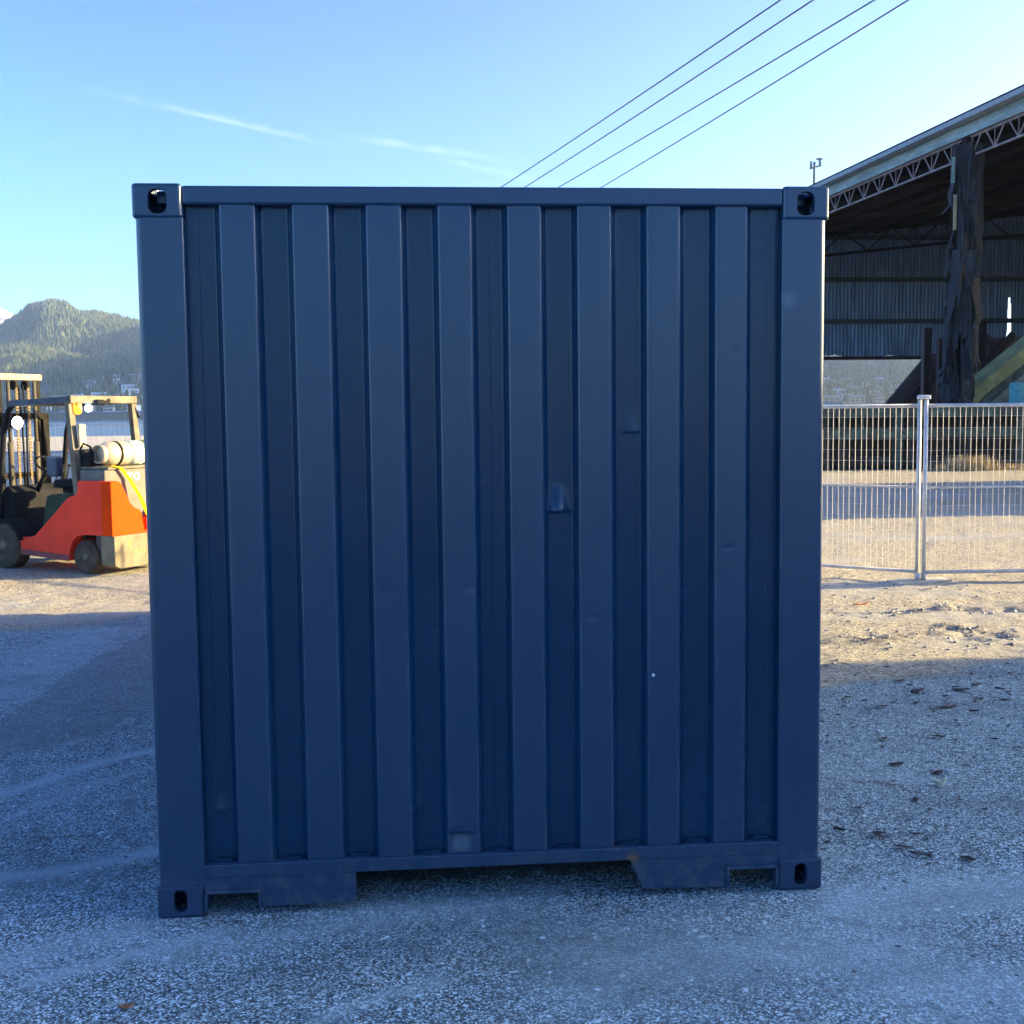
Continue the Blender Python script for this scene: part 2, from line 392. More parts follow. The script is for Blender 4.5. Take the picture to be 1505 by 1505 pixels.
pxs = np.arange(-900, 2600, 10.); dss = np.r_[np.arange(1100, 3800, 30.), np.arange(3800, 4700, 100.)]
TP, TD = np.meshgrid(pxs, dss)
TX, TY = terr_xy(TP, TD)
def rough(x, y): return (fbm(x/180, y/180, 4)-.5)
TZ = terrain_z(TP, TD)+rough(TX, TY)*46*ss(TD, 1300, 2400)
mt, nt, b = new_mat('forest floor'); co = geoco(nt)
L(nt, mixc(nt, noise_(nt, co, .02, 6, .7), (.02, .028, .018), (.06, .06, .038)), b.inputs['Base Color']); b.inputs['Roughness'].default_value = .95
hill = mesh_np('hills', np.c_[TX.ravel(), TY.ravel(), TZ.ravel()], grid_faces(len(pxs), len(dss)), mt)
tag(hill, kind='structure')
# conifer forest on it: one mass nobody could count
def cones(n, pxr, Dr, hr, dens):
    px = rng.uniform(*pxr, n); D = rng.uniform(*Dr, n)
    x, y = terr_xy(px, D); z = terrain_z(px, D)+rough(x, y)*46*ss(D, 1300, 2400)
    keep = rng.random(n) < dens(px, D, x, y)
    return np.c_[x, y, z, rng.uniform(*hr, n)][keep]
tr = np.concatenate([
    cones(34000, (-60, 330), (1900, 3250), (8, 18), lambda p, D, x, y: .45+.55*ss(fbm(x/90, y/90, 3), .35, .5)),
    cones(2600, (-60, 330), (1230, 1950), (8, 15), lambda p, D, x, y: ss(fbm(x/60, y/60, 3), .42, .55)),
    cones(1700, (1195, 1380), (1230, 2400), (6, 13), lambda p, D, x, y: ss(fbm(x/60, y/60, 3), .4, .5)),
    cones(4500, (1195, 1520), (2350, 3250), (8, 17), lambda p, D, x, y: 1+0*D)])
VV = []; FF = []; MI = []
for x, y, z, h in tr:
    k = len(VV); r = h*random.uniform(.17, .27); a0 = random.random()*6.28
    for t in range(2):
        zb, zt, rr = (z-3, z+h*.72, r) if t == 0 else (z+h*.38, z+h, r*.62)
        k = len(VV)
        for i in range(5):
            a = a0+i*1.2566+t*.6; q = rr*random.uniform(.75, 1.2); VV.append((x+q*math.cos(a), y+q*math.sin(a), zb+random.uniform(-1, 1)))
        VV.append((x, y, zt)); mi = int(random.random()*3)
        for i in range(5): FF.append((k+i, k+(i+1) % 5, k+5)); MI.append(mi)
fm = [mat('conifer dark', (.042, .066, .034), .9, spec=.1), mat('conifer mid', (.088, .112, .052), .9, spec=.1), mat('conifer olive', (.16, .165, .08), .9, spec=.1)]
tag(mesh_np('forest', VV, FF, fm, smooth=False, mi=MI), kind='stuff')
# distant snowy mountain
SN = [(-1500, 500), (-700, 440), (-300, 455), (-120, 420), (-40, 440), (0, 447), (12, 444), (22, 449), (35, 456), (60, 468), (120, 520), (260, 575)]
mpx = np.arange(-1500, 262, 6.); mt_t = np.linspace(0, 1, 26)
MP, MT = np.meshgrid(mpx, mt_t); MD = 4750+MT*700
MX, MY = terr_xy(MP, MD)
MZ = ((HY-prof(SN, MP))/FPX*5400)*MT**.9+(fbm(MX/260, MY/260, 5)-.5)*130*MT*(1-MT*.75)
mt, nt, b = new_mat('snowy rock'); co = geoco(nt)
sx = N(nt, 'ShaderNodeSeparateXYZ'); L(nt, co, sx.inputs[0])
mk = sstep(nt, math_(nt, 'ADD', math_(nt, 'MULTIPLY', noise_(nt, co, .006, 7, .7), 900.0), math_(nt, 'MULTIPLY', sx.outputs[2], .5)), 560, 760)
L(nt, mixc(nt, mk, (.05, .055, .06), (.75, .77, .8)), b.inputs['Base Color']); b.inputs['Roughness'].default_value = .9
tag(mesh_np('mountains', np.c_[MX.ravel(), MY.ravel(), MZ.ravel()], grid_faces(len(mpx), 26), mt), kind='structure')

# houses of the town across the water
def house(kind, wallm, roofm):
    r = thing('house', 'house', 'house', group='houses of the town across the water')
    w, d, h, rh = {'flat': (12, 9, 5.5, 0), 'gable': (10, 8, 5, 2.8), 'long': (19, 10, 6.5, 2)}[kind]
    MB().box(-w/2, w/2, -d/2, d/2, -5, h).build('wall', wallm, r)
    q = MB()
    if rh: q.prism([(-d/2-.6, h), (d/2+.6, h), (0, h+rh)], 'x', -w/2-.6, w/2+.6)
    else: q.box(-w/2-.4, w/2+.4, -d/2-.4, d/2+.4, h, h+.7)
    q.build('roof', roofm, r)
    for zz in ((.8, 3.4) if kind != 'gable' else (1.6,)):
        for k in range(3): xx = (k-1)*w*.31; MB().box(xx-w*.1, xx+w*.1, -d/2-.08, -d/2+.04, zz, zz+1.7).build('window', mat('far window glass', (.02, .03, .04), .1), r)
    return r
hw = [mat('house white', (.9, .9, .9), .8), mat('house grey', (.40, .41, .42), .8), mat('house tan', (.30, .26, .22), .8)]
hr = [mat('roof grey', (.16, .17, .19), .8), mat('roof brown', (.12, .10, .09), .8), mat('roof pale', (.5, .52, .55), .7)]
protos = [('flat', hw[0], hr[2], 'white flat roofed'), ('gable', hw[0], hr[0], 'white gabled'), ('gable', hw[1], hr[1], 'grey gabled'), ('long', hw[2], hr[0], 'long tan'), ('long', hw[0], hr[2], 'long white'), ('gable', hw[2], hr[1], 'tan gabled')]
PR = [house(*p[:3]) for p in protos]; usedp = [False]*len(PR)
spots = []
tries = 0
while len(spots) < 96 and tries < 6000:
    tries += 1
    if random.random() < .52: px = random.uniform(62, 212); D = random.uniform(1195, 1800) if random.random() < .8 else random.uniform(1800, 2050); side = 'beyond the forklift'
    else: px = random.uniform(1206, 1352); D = random.uniform(1195, 1900); side = 'beyond the open shed'
    if px < 130 and D > 1500: continue
    if all(abs(px-a)*D/FPX > 20 or abs(D-b_) > 60 for a, b_, _ in spots): spots.append((px, D, side))
for px, D, side in spots:
    k = random.randrange(len(PR)); p = PR[k]
    o = p if not usedp[k] else copy_tree(p); usedp[k] = True
    x, y = terr_xy(np.array(px), np.array(D)); z = float(terrain_z(np.array([px]), np.array([D]))[0]+(rough(x, y)*46*ss(np.array(D), 1300, 2400)))
    o.location = (float(x), float(y), z+.5); o.rotation_euler.z = random.uniform(-.5, .5)
    o['label'] = f'{protos[k][3]} house on the far hillside {side}'
for k, u in enumerate(usedp):
    if not u:
        for c in list(PR[k].children): bpy.data.objects.remove(c)
        bpy.data.objects.remove(PR[k])

# air between here and the hills
mt = bpy.data.materials.new('hazy air'); mt.use_nodes = True; nt = mt.node_tree; nt.nodes.clear()
pv = N(nt, 'ShaderNodeVolumePrincipled'); pv.inputs['Color'].default_value = (.72, .87, 1, 1); pv.inputs['Density'].default_value = 1.3e-4; pv.inputs['Anisotropy'].default_value = .6
ou = N(nt, 'ShaderNodeOutputMaterial'); L(nt, pv.outputs[0], ou.inputs['Volume'])
q = MB().box(-7500, 6500, -300, 6500, -8, 650); tag(q.build('haze', mt), kind='stuff')

# ------------------------------------------------------------------ shipping container
def paint_blue(name, edge_highlights):
    mt, nt, b = new_mat(name); co = geoco(nt)
    n1 = noise_(nt, co, 2.2, 6, .6); n2 = noise_(nt, co, 120, 3, .6)
    col = mixc(nt, sstep(nt, n1, .3, .7), (.002, .035, .084), (.003, .040, .094))
    sx = N(nt, 'ShaderNodeSeparateXYZ'); L(nt, co, sx.inputs[0])
    # outer faces differ slightly in colour, gloss and roughness from the recesses
    outer_mask = math_(nt, 'MULTIPLY', math_(nt, 'SUBTRACT', 1.0, sstep(nt, sx.outputs[1], .012, .045)), math_(nt, 'ADD', .82, math_(nt, 'MULTIPLY', n1, .2)))
    col = mixc(nt, outer_mask, col, (.005, .038, .092))
    # rib edge highlights painted into the colour, broken up by noise
    gp = N(nt, 'ShaderNodeNewGeometry').outputs['Pointiness']
    edge = math_(nt, 'MULTIPLY', sstep(nt, gp, .507, .535), sstep(nt, noise_(nt, co, 11, 6, .7, (1, 1, .35)), .38, .6))
    if edge_highlights: col = mixc(nt, math_(nt, 'MULTIPLY', edge, .55), col, (.075, .11, .17))
    grain = noise_(nt, co, 330, 3, .7); col = mixc(nt, sstep(nt, grain, .34, .66), mixc(nt, .42, col, (.001, .006, .02)), mixc(nt, .14, col, (.03, .09, .16)))
    scf = noise_(nt, co, 34, 7, .75, (1, 1, 1.0)); col = mixc(nt, math_(nt, 'MULTIPLY', sstep(nt, scf, .66, .72), .22), col, (.09, .11, .14))
    # road dust low down on the steel
    lowm = math_(nt, 'MULTIPLY', math_(nt, 'SUBTRACT', 1.0, sstep(nt, sx.outputs[2], .1, .24)), sstep(nt, noise_(nt, co, 16, 6, .7), .42, .7))
    col = mixc(nt, math_(nt, 'MULTIPLY', lowm, .35), col, (.16, .15, .14))
    def spot(p, r0, r1, c, col, nzs=60, k=1.0):
        d = N(nt, 'ShaderNodeVectorMath', operation='DISTANCE'); L(nt, co, d.inputs[0]); d.inputs[1].default_value = p
        dd = math_(nt, 'ADD', d.outputs['Value'], math_(nt, 'MULTIPLY', math_(nt, 'SUBTRACT', noise_(nt, co, nzs, 5, .7), .5), r1*1.1))
        return mixc(nt, math_(nt, 'MULTIPLY', math_(nt, 'SUBTRACT', 1.0, sstep(nt, dd, r0, r1)), k), col, c)
    p = at(930, 1262, .0); col = spot(tuple(p), .006, .035, (.16, .085, .045), col)
    p = at(907, 1243, .0); col = spot(tuple(p), .004, .028, (.15, .09, .05), col, k=.7)
    p = at(960, 992, .015); col = spot(tuple(p), .005, .009, (.8, .8, .78), col, 10)
    p = at(1160, 440, .0); col = spot(tuple(p), .0, .05, (.10, .13, .2), col, 200, .6)
    L(nt, col, b.inputs['Base Color'])
    L(nt, math_(nt, 'ADD', math_(nt, 'MULTIPLY', outer_mask, .06), math_(nt, 'ADD', .20, math_(nt, 'MULTIPLY', n1, .12))), b.inputs['Roughness'])
    L(nt, math_(nt, 'ADD', .42, math_(nt, 'MULTIPLY', outer_mask, .36)), b.inputs['Specular IOR Level'])
    bump_(nt, b, math_(nt, 'ADD', math_(nt, 'MULTIPLY', n2, .45), math_(nt, 'MULTIPLY', noise_(nt, co, 5, 3), .8)), .12, .004)
    return mt
BLUE = paint_blue('navy container paint', False); RIBBED = paint_blue('navy paint with painted rib highlights', True)
MUDM = mat('scuffed casting paint', (.014, .036, .080), .5, var=.2, c2=(.07, .07, .07), thr=(.6, .8), scale=14)
CL = 6.5                                                   # length
ct = thing('shipping_container', 'dark navy blue steel shipping container seen end on, ribbed end wall', 'shipping container')
def rr_slot(w, h, r, n=6):
    pts = []
    for cx, cz, a0 in ((w/2-r, h/2-r, 0), (-w/2+r, h/2-r, 90), (-w/2+r, -h/2+r, 180), (w/2-r, -h/2+r, 270)):
        for k in range(n+1): a = R_(a0+90*k/n); pts.append((cx+r*math.cos(a), cz+r*math.sin(a)))
    return pts
def boolean(o, cutters):
    for c in cutters:
        md = o.modifiers.new('b', 'BOOLEAN'); md.object = c; md.operation = 'DIFFERENCE'; md.solver = 'EXACT'
    dg = bpy.context.evaluated_depsgraph_get(); me = bpy.data.meshes.new_from_object(o.evaluated_get(dg))
    old = o.data; o.modifiers.clear(); o.data = me; bpy.data.meshes.remove(old)
    for c in cutters: d = c.data; bpy.data.objects.remove(c); bpy.data.meshes.remove(d)
def casting(top):
    w, d, h = .168, .178, .120
    q = MB().box(0, w, 0, d, 0, h, bev=.012, seg=3); o = q.build('corner_casting', BLUE if top else MUDM, ct)
    cs = []
    c = MB().box(.028, w-.02, .028, d-.02, .024, h-.024); cs.append(c.build('cut', BLUE))
    if top: sl = rr_slot(.064, .084, .026); oz = .058; ox = .0865
    else: sl = rr_slot(.048, .083, .023); oz = .062; ox = .083
    c = MB().prism([(ox+x, oz+z) for x, z in sl], 'y', -.02, .05); cs.append(c.build('cut', BLUE))
    c = MB().prism([(d/2+x, oz+z) for x, z in rr_slot(.076, .05, .024)], 'x', -.02, .05); cs.append(c.build('cut', BLUE))
    c = MB().prism([(w/2+x, d/2+z) for x, z in rr_slot(.062, .12, .03)], 'z', h-.05 if top else -.02, h+.02 if top else .05); cs.append(c.build('cut', BLUE))
    boolean(o, cs)
    for p in o.data.polygons: p.use_smooth = False
    return o
ctop, cbot = casting(True), casting(False)
def mirrored(o, sx, sy):
    me = o.data.copy(); bm = bmesh.new(); bm.from_mesh(me)
    bmesh.ops.scale(bm, vec=(sx, sy, 1), verts=bm.verts[:])
    if sx*sy < 0: bmesh.ops.reverse_faces(bm, faces=bm.faces[:])
    bm.to_mesh(me); bm.free(); c = bpy.data.objects.new('corner_casting', me); COL.objects.link(c); c.parent = ct; return c
for src, z in ((ctop, 2.591-.120), (cbot, 0)):
    for sx in (1, -1):
        for sy in (1, -1):
            c = src if (sx, sy) == (1, 1) else mirrored(src, sx, sy)
            c.location = (-1.221 if sx == 1 else 1.221, 0 if sy == 1 else CL, z)
def arc(cx, cy, r_, a0, a1, n=6): return [(cx+r_*math.cos(R_(a0+(a1-a0)*k/n)), cy+r_*math.sin(R_(a0+(a1-a0)*k/n))) for k in range(n+1)]
for sx in (-1, 1):
    for front in (True, False):
        P = [(1.051, .12)]+[(1.051+.007-.007*math.cos(R_(a)), .005+.007-.007*math.sin(R_(a))) for a in (0, 30, 60, 90)]+[(1.214-.024+.024*math.sin(R_(a)), .005+.024-.024*math.cos(R_(a))) for a in range(0, 91, 11)]+[(1.214, .12)]
        P = [(sx*x, y if front else CL-y) for x, y in P]
        MB().prism(P, 'z', .116, 2.475).build('corner_post', BLUE, ct)
MB().box(-1.0535, 1.0535, .006, .07, 2.519, 2.584, bev=.009).build('top_rail', BLUE, ct)
MB().box(-1.0535, 1.0535, CL-.07, CL-.006, 2.519, 2.584, bev=.006).build('top_rail', BLUE, ct)
# corrugated end wall with its dents
RIBS = [(-.929, -.812), (-.681, -.560), (-.427, -.309), (-.177, -.064), (.067, .182), (.315, .431), (.564, .679), (.814, .925)]
YO, YI, SL = .014, .052, .021
prf = [(-1.0505, YI)]
for x in (-1.018, -1.012): prf.append((x, YI+(0 if x < -1.015 else -.003)))
def bend(p, q, r_, k=3):                                    # rounded corner between runs
    return None
raw = [(-1.0505, YI-.004), (-1.010, YI-.004), (-1.007, YI)]
for i, (a, b_) in enumerate(RIBS):
    if i == 4: raw += [(-.003, YI), (.0, YI-.003), (.003, YI)]
    raw += [(a-SL, YI), (a, YO), (b_, YO), (b_+SL, YI)]
raw += [(1.007, YI), (1.010, YI-.004), (1.0505, YI-.004)]
out = [raw[0]]
for p0, p1, p2 in zip(raw, raw[1:], raw[2:]):
    p0, p1, p2 = map(Vector, (p0, p1, p2)); r = min(.006, (p1-p0).length*.4, (p2-p1).length*.4)
    a = p1+(p0-p1).normalized()*r; c = p1+(p2-p1).normalized()*r
    for t in (0, .33, .67, 1): out.append(tuple(a*(1-t)**2+p1*2*t*(1-t)+c*t*t))
out.append(raw[-1])
prof2 = []
for p, q in zip(out, out[1:]):
    n = max(1, int(math.hypot(q[0]-p[0], q[1]-p[1])/.012))
    for k in range(n): prof2.append((p[0]+(q[0]-p[0])*k/n, p[1]+(q[1]-p[1])*k/n))
prof2.append(out[-1])
pz = np.arange(.15, 2.5301, .0055)
PX, PZ = np.meshgrid(np.array([p[0] for p in prof2]), pz); PYb, _ = np.meshgrid(np.array([p[1] for p in prof2]), pz)
PY = PYb.copy()
PY += (fbm(PX*2.2+5, PZ*1.1+3, 3)-.5)*.006
def dent(px, py, rx, up, dn, dep, lip=0., ramp=False):
    global PY
    p = at(px, py, .045); dx = (PX-p.x)/rx; dz = PZ-p.z
    g = np.exp(-dx**2*1.6) if not ramp else np.exp(-np.abs(dx/(1-.45*np.clip(dz/up, 0, 1)))**2.6)
    prof_ = np.where(dz > 0, np.exp(-np.abs(dz)/up*1.4), np.exp(-(np.abs(dz)/dn)**2))
    if ramp: prof_ = np.where(dz > 0, np.clip(1-dz/up, 0, 1)**1.3, prof_)
    PY += dep*g*prof_
    if lip: PY -= lip*g*np.exp(-((dz+dn*1.6)/dn)**2)
dent(819, 751, .030, .105, .0030, -.026, ramp=True)
dent(677, 1219, .040, .0015, .055, .020, ramp=True); dent(664, 1208, .014, .05, .010, -.005)
dent(612, 1188, .020, .07, .003, -.010, ramp=True); dent(612, 1238, .012, .020, .004, -.006)
dent(930, 634, .024, .09, .003, -.006, ramp=True); dent(1076, 517, .010, .010, .006, .003); dent(1068, 803, .014, .010, .008, .002)
dent(326, 1190, .024, .07, .003, -.008, ramp=True); dent(1063, 1180, .008, .05, .010, .004); dent(690, 860, .03, .04, .02, .002); dent(566, 868, .016, .012, .04, .003); dent(440, 690, .04, .05, .04, .002)
dent(1062, 1200, .010, .02, .006, -.004); dent(780, 1000, .05, .1, .1, .002); dent(870, 905, .02, .05, .010, .002); dent(970, 1130, .04, .06, .04, .002)
mesh_np('end_wall', np.c_[PX.ravel(), PY.ravel(), PZ.ravel()], grid_faces(len(prof2), len(pz)), RIBBED, ct)
# rear doors, side walls, roof and floor
MB().box(-1.05, -.004, CL-.06, CL-.02, .15, 2.518).build('door', BLUE, ct); MB().box(.004, 1.05, CL-.06, CL-.02, .15, 2.518).build('door', BLUE, ct)
for sx in (-1, 1):
    ysd = [.12]; xsd = []
    y = .12; pts = []
    while y < CL-.12:
        for dy, o_ in ((0, 0), (.07, 0), (.138, .036), (.21, .036)): pts.append((y+dy, sx*(1.205-o_)))
        y += .278
    pts = [p for p in pts if p[0] < CL-.12]+[(CL-.12, sx*1.205)]
    q = MB(); A = [q.bm.verts.new((p[1], p[0], .16)) for p in pts]; B = [q.bm.verts.new((p[1], p[0], 2.50)) for p in pts]
    for i in range(len(pts)-1): q._f((A[i], A[i+1], B[i+1], B[i]))
    q.build('side_wall', BLUE, ct)
    x0, x1 = sorted((sx*1.214, sx*1.15))
    MB().box(x0, x1, .179, CL-.179, 2.50, 2.575).build('top_rail', BLUE, ct)
    MB().box(x0, x1, .179, CL-.179, .03, .16).build('side_rail', BLUE, ct)
MB().box(-1.15, 1.15, .071, CL-.071, 2.535, 2.575).build('roof', BLUE, ct)
MB().box(-1.148, 1.148, .066, CL-.07, .142, .166).build('floor', mat('plywood floor', (.10, .07, .045), .8), ct)
# sill and fork pocket plates
q = MB().box(-1.0535, 1.0535, .002, .064, .141, .190, bev=.004)
ends = [-1.05]+[x for a, b_ in RIBS for x in (a, b_)]+[1.05]
for a, b_ in zip(ends[::2], ends[1::2]):
    a += .026; b_ -= .024; j_ = lambda: random.uniform(-.004, .004)
    q.prism([(a+j_(), .1895), (b_+j_(), .1895), (b_-.012+j_(), .201+j_()), (a+.014+j_(), .200+j_())], 'y', .028, .056)
for k in range(60):                                     # weld bead along the sill
    x = -1.03+k*2.06/60; q.box(x, x+.03, .010, .0155, .1897, .1935+random.uniform(-.001, .0015))
q.build('bottom_sill', BLUE, ct)
MB().box(-1.0535, 1.0535, CL-.064, CL-.002, .03, .190, bev=.004).build('bottom_sill', BLUE, ct)
q = MB().prism([(-1.0525, .140), (-.513, .140), (-.513, .060), (-.519, .045), (-.535, .028), (-.862, .026), (-.862, .092), (-1.040, .092), (-1.046, .020), (-1.0525, .020)], 'y', .006, .018)
q.box(-.862, -.515, .018, .12, .10, .139); q.box(-1.043, -.853, -.008, .10, .086, .098); q.box(-.862, -.851, -.006, .10, .030, .0858); q.box(-1.0525, -1.041, -.006, .10, .022, .0858)
q.build('pocket_plate', BLUE, ct, bev=.0015)
q = MB().prism([(.494, .140), (1.0525, .140), (1.0525, .02), (1.046, .020), (1.040, .098), (.866, .098), (.866, .022), (.560, .028), (.540, .030)], 'y', .006, .018)
q.box(.50, .862, .018, .12, .10, .139); q.box(.852, 1.043, -.008, .10, .092, .104); q.box(.854, .866, -.006, .10, .026, .0918); q.box(1.041, 1.0525, -.006, .10, .022, .0918)
q.build('pocket_plate', BLUE, ct, bev=.0015)
for y in np.arange(.5, CL-.3, .45): MB().box(-1.15, 1.15, y, y+.05, .035, .141).build('cross_member', mat('sooty steel', (.03, .03, .032), .8), ct)

# ------------------------------------------------------------------ unseen building added out to the right to cast the foreground shade
XB = 22.0; HB = 1.87+(XB-1.2)*math.tan(SUN_EL)
sb = thing('shade_building', 'unseen low grey building right of the yard, added to cast shade', 'building', (XB, 0, 0))
yb = 3.62+(XB-3.3)*math.tan(SUN_AZ)
MB().box(0, 14, -34, yb, -.2, HB-.25).build('wall', mat('grey cladding', (.32, .33, .33), .7, scale=2, bump=.2, stretch=(1, 14, .2)), sb)
MB().box(-.05, 14.4, -34.3, yb+.0, HB-.249, HB).build('roof', mat('roof sheet', (.25, .27, .28), .6), sb)
for y in (-28, -18, -8):
    d = MB().box(-.06, -.002, y, y+4, -.1, 3.6).build('door', mat('roller door', (.45, .46, .46), .5, stretch=(1, 1, 30)), sb)
    MB().box(-.10, -.062, y+1.9, y+2.1, .9, 1.0).build('handle', mat('handle steel', (.2, .2, .2), .4, .8), d)

# ------------------------------------------------------------------ mill shed
EZ = 10.42
def eave(Y): return 17.466-1.0905*(Y-28.096)/12.834
DARK = mat('weathered cladding', (.165, .22, .31), .7, metal=.05, var=.35, scale=.8, c2=(.10, .075, .06), thr=(.62, .78), stretch=(6, 1, .5))
RUST = mat('rusty steel', (.05, .03, .028), .9, var=.35, scale=3, spec=.15, c2=(.03, .02, .02), thr=(.5, .7))
TRUSS = mat('truss primer', (.24, .20, .20), .7, var=.3, scale=3)
TEAL = mat('weathered teal fascia', (.26, .335, .325), .75, var=.3, scale=1.5, c2=(.2, .25, .24), thr=(.52, .62), stretch=(1, .5, 4))
Y0, YW = 14.2, 58.0
sh = thing('mill_shed', 'huge open sided corrugated mill shed with a torn back wall', 'shed', (eave(28), 28, 0))
inv = Matrix.Translation(-Vector((eave(28), 28, 0)))
def shp(name, q, m_, parent=sh):
    if parent is sh: bmesh.ops.transform(q.bm, matrix=inv, verts=q.bm.verts[:])
    elif parent is not None: bmesh.ops.transform(q.bm, matrix=inv, verts=q.bm.verts[:])
    return q.build(name, m_, parent)
RS = .10                                                   # roof rise per metre
XR = 36.0
# roof sheet with purlins under it
q = MB(); 
for (a, b_, z) in ((0, 0, 0),):
    A = [(eave(Y0)-.5, Y0, EZ+.58), (eave(YW+1)-.5, YW+1, EZ+.58), (XR, YW+1, EZ+.58+RS*(XR-eave(YW))), (XR, Y0, EZ+.58+RS*(XR-eave(Y0)))]
    B = [(x, y, zz-.12) for x, y, zz in A]
    va = [q.bm.verts.new(p) for p in A]; vb = [q.bm.verts.new(p) for p in B]
    q._f(va); q._f(vb[::-1])
    for i in range(4): q._f((va[i], va[(i+1) % 4], vb[(i+1) % 4], vb[i]))
roof = shp('roof', q, mat('roof sheeting', (.018, .018, .021), .9, var=.3, scale=1, spec=.1))
RAFT = mat('dark roof steel', (.022, .016, .018), .9, spec=.1)
for k in range(1, 9):
    dx = k*2.1; q = MB().bar((eave(Y0)+dx, Y0, EZ+.32+RS*dx), (eave(YW)+dx, YW, EZ+.32+RS*dx), .12, .26); shp('purlin', q, RAFT, roof)
for Yr in np.arange(24.0, 58, 15):
    q = MB(); e0 = eave(Yr); e1 = XR-.2
    q.bar((e0+.2, Yr, EZ-.02), (e1, Yr, EZ-.02+RS*(e1-e0)), .16, .2); q.bar((e0+.2, Yr, EZ-1.1), (e1, Yr, EZ-1.1+RS*(e1-e0)), .12, .14)
    for k in range(6):
        xa = e0+.3+k*2.6; q.bar((xa, Yr, EZ-1.1+RS*(xa-e0)), (xa+1.3, Yr, EZ+RS*(xa+1.3-e0)), .06); q.bar((xa+1.3, Yr, EZ+RS*(xa+1.3-e0)), (xa+2.6, Yr, EZ-1.1+RS*(xa+2.6-e0)), .06)
    shp('rafter', q, RAFT)
# fascia in two bands, gutter
q = MB().bar((eave(Y0)-.12, Y0, EZ+.16), (eave(YW)-.12, YW, EZ+.16), .08, .38); shp('fascia', q, TEAL)
q = MB().bar((eave(Y0)-.36, Y0, EZ+.43), (eave(YW)-.36, YW, EZ+.43), .36, .15); shp('gutter', q, mat('gutter grey', (.26, .30, .32), .6, var=.2))
# lattice truss under the fascia
tz0, tz1 = EZ-.66, EZ-.06
q = MB().bar((eave(Y0), Y0, tz1), (eave(YW), YW, tz1), .07, .07); q.bar((eave(Y0), Y0, tz0), (eave(YW), YW, tz0), .07, .055)
Yk = Y0+.3
while Yk < YW-1.3:
    a, mid, c = Yk, Yk+.60, Yk+1.2
    q.bar((eave(a+.12), a+.12, tz1), (eave(mid), mid, tz0), .034); q.bar((eave(mid), mid, tz0), (eave(c-.12), c-.12, tz1), .034); q.bar((eave(mid), mid, tz0), (eave(mid), mid, tz1), .022)
    Yk += 1.2
shp('truss', q, TRUSS)
# back wall: four rows of corrugated sheets between girts, torn open low on the right
zrow = [at(1350, y, YW).z for y in (525, 472, 411, 350, 290)]
zrow[-1] = 13
xw0, xw1 = eave(YW)+.0, XR
cx_ = np.arange(xw0, xw1, .045); ph = 2*np.pi*cx_/.215
def strip(z0, z1, hole=None, jag=0):
    bot = np.full(len(cx_), z0-.05)+ (jag*(fbm(cx_*1.3, cx_*0+2, 3)-.35)*2 if jag else 0)
    top = np.full(len(cx_), z1)
    top = np.minimum(top, EZ+.4+RS*(cx_-xw0)) if z1 > EZ+.5 or True else top
    yo = YW+.035*np.sin(ph)
    rows = 8; VV = []; t = np.linspace(0, 1, rows)
    for k in range(rows):
        zz = bot+(top-bot)*t[k]
        yy = yo-.04*(t[k] < .01)+(fbm(cx_*.8+3, zz*.6, 3)-.5)*.25*(1-t[k])*(2.2 if jag else .5)
        VV.append(np.c_[cx_, yy, zz])
    VV = np.concatenate(VV); F = grid_faces(len(cx_), rows)
    if hole:
        P = np.array(hole)
        cen = VV[F].mean(1); ins = poly_in(cen[:, 0], cen[:, 2], [tuple(p) for p in P]); F = F[~ins]
    VV = VV-np.array([eave(28), 28, 0]); return VV, F
hole = [(at(x, y, YW).x, at(x, y, YW).z) for x, y in ((1484, 430), (1482, 446), (1480.5, 470), (1479, 496), (1482, 530), (1487, 530), (1486, 497), (1485, 450))]
hole2 = [(at(x, y, YW).x, at(x, y, YW).z) for x, y in ((1205, 540), (1250, 540), (1247, 523), (1236, 519), (1205, 520))]
wall = thing('back_wall', None, None); wall.parent = sh
del_ = []
for i in range(4):
    Vx, Fx = strip(zrow[i], zrow[i+1] if i < 3 else 30, hole if i < 2 else None, .25 if i == 0 else 0)
    mesh_np('cladding', Vx, Fx, DARK, wall)
for i in range(4):
    q = MB().box(xw0, xw1, YW-.32, YW-.06, zrow[i]-.13, zrow[i]+.11 if i else zrow[i]+.06); shp('girt', q, RUST if i == 0 else mat('dark girt', (.05, .05, .055), .8), wall)
# unseen far side, its opening shaped to let a strip of sun through
q = MB(); q.box(XR-.1, XR+.1, Y0, 22.4, -.2, 12.95); q.box(XR-.1, XR+.1, 28.6, YW, -.2, 12.95); q.box(XR-.1, XR+.1, 22.4, 28.6, 8.6, 12.95); q.box(XR-.1, XR+.1, 22.4, 28.6, -.2, 3.6)
shp('side_wall', q, DARK)
for Yc in (14.0, 45.0, 56.5):
    q = MB().box(eave(Yc)-.18, eave(Yc)+.18, Yc-.18, Yc+.18, -.2, tz0); shp('column', q, RUST)
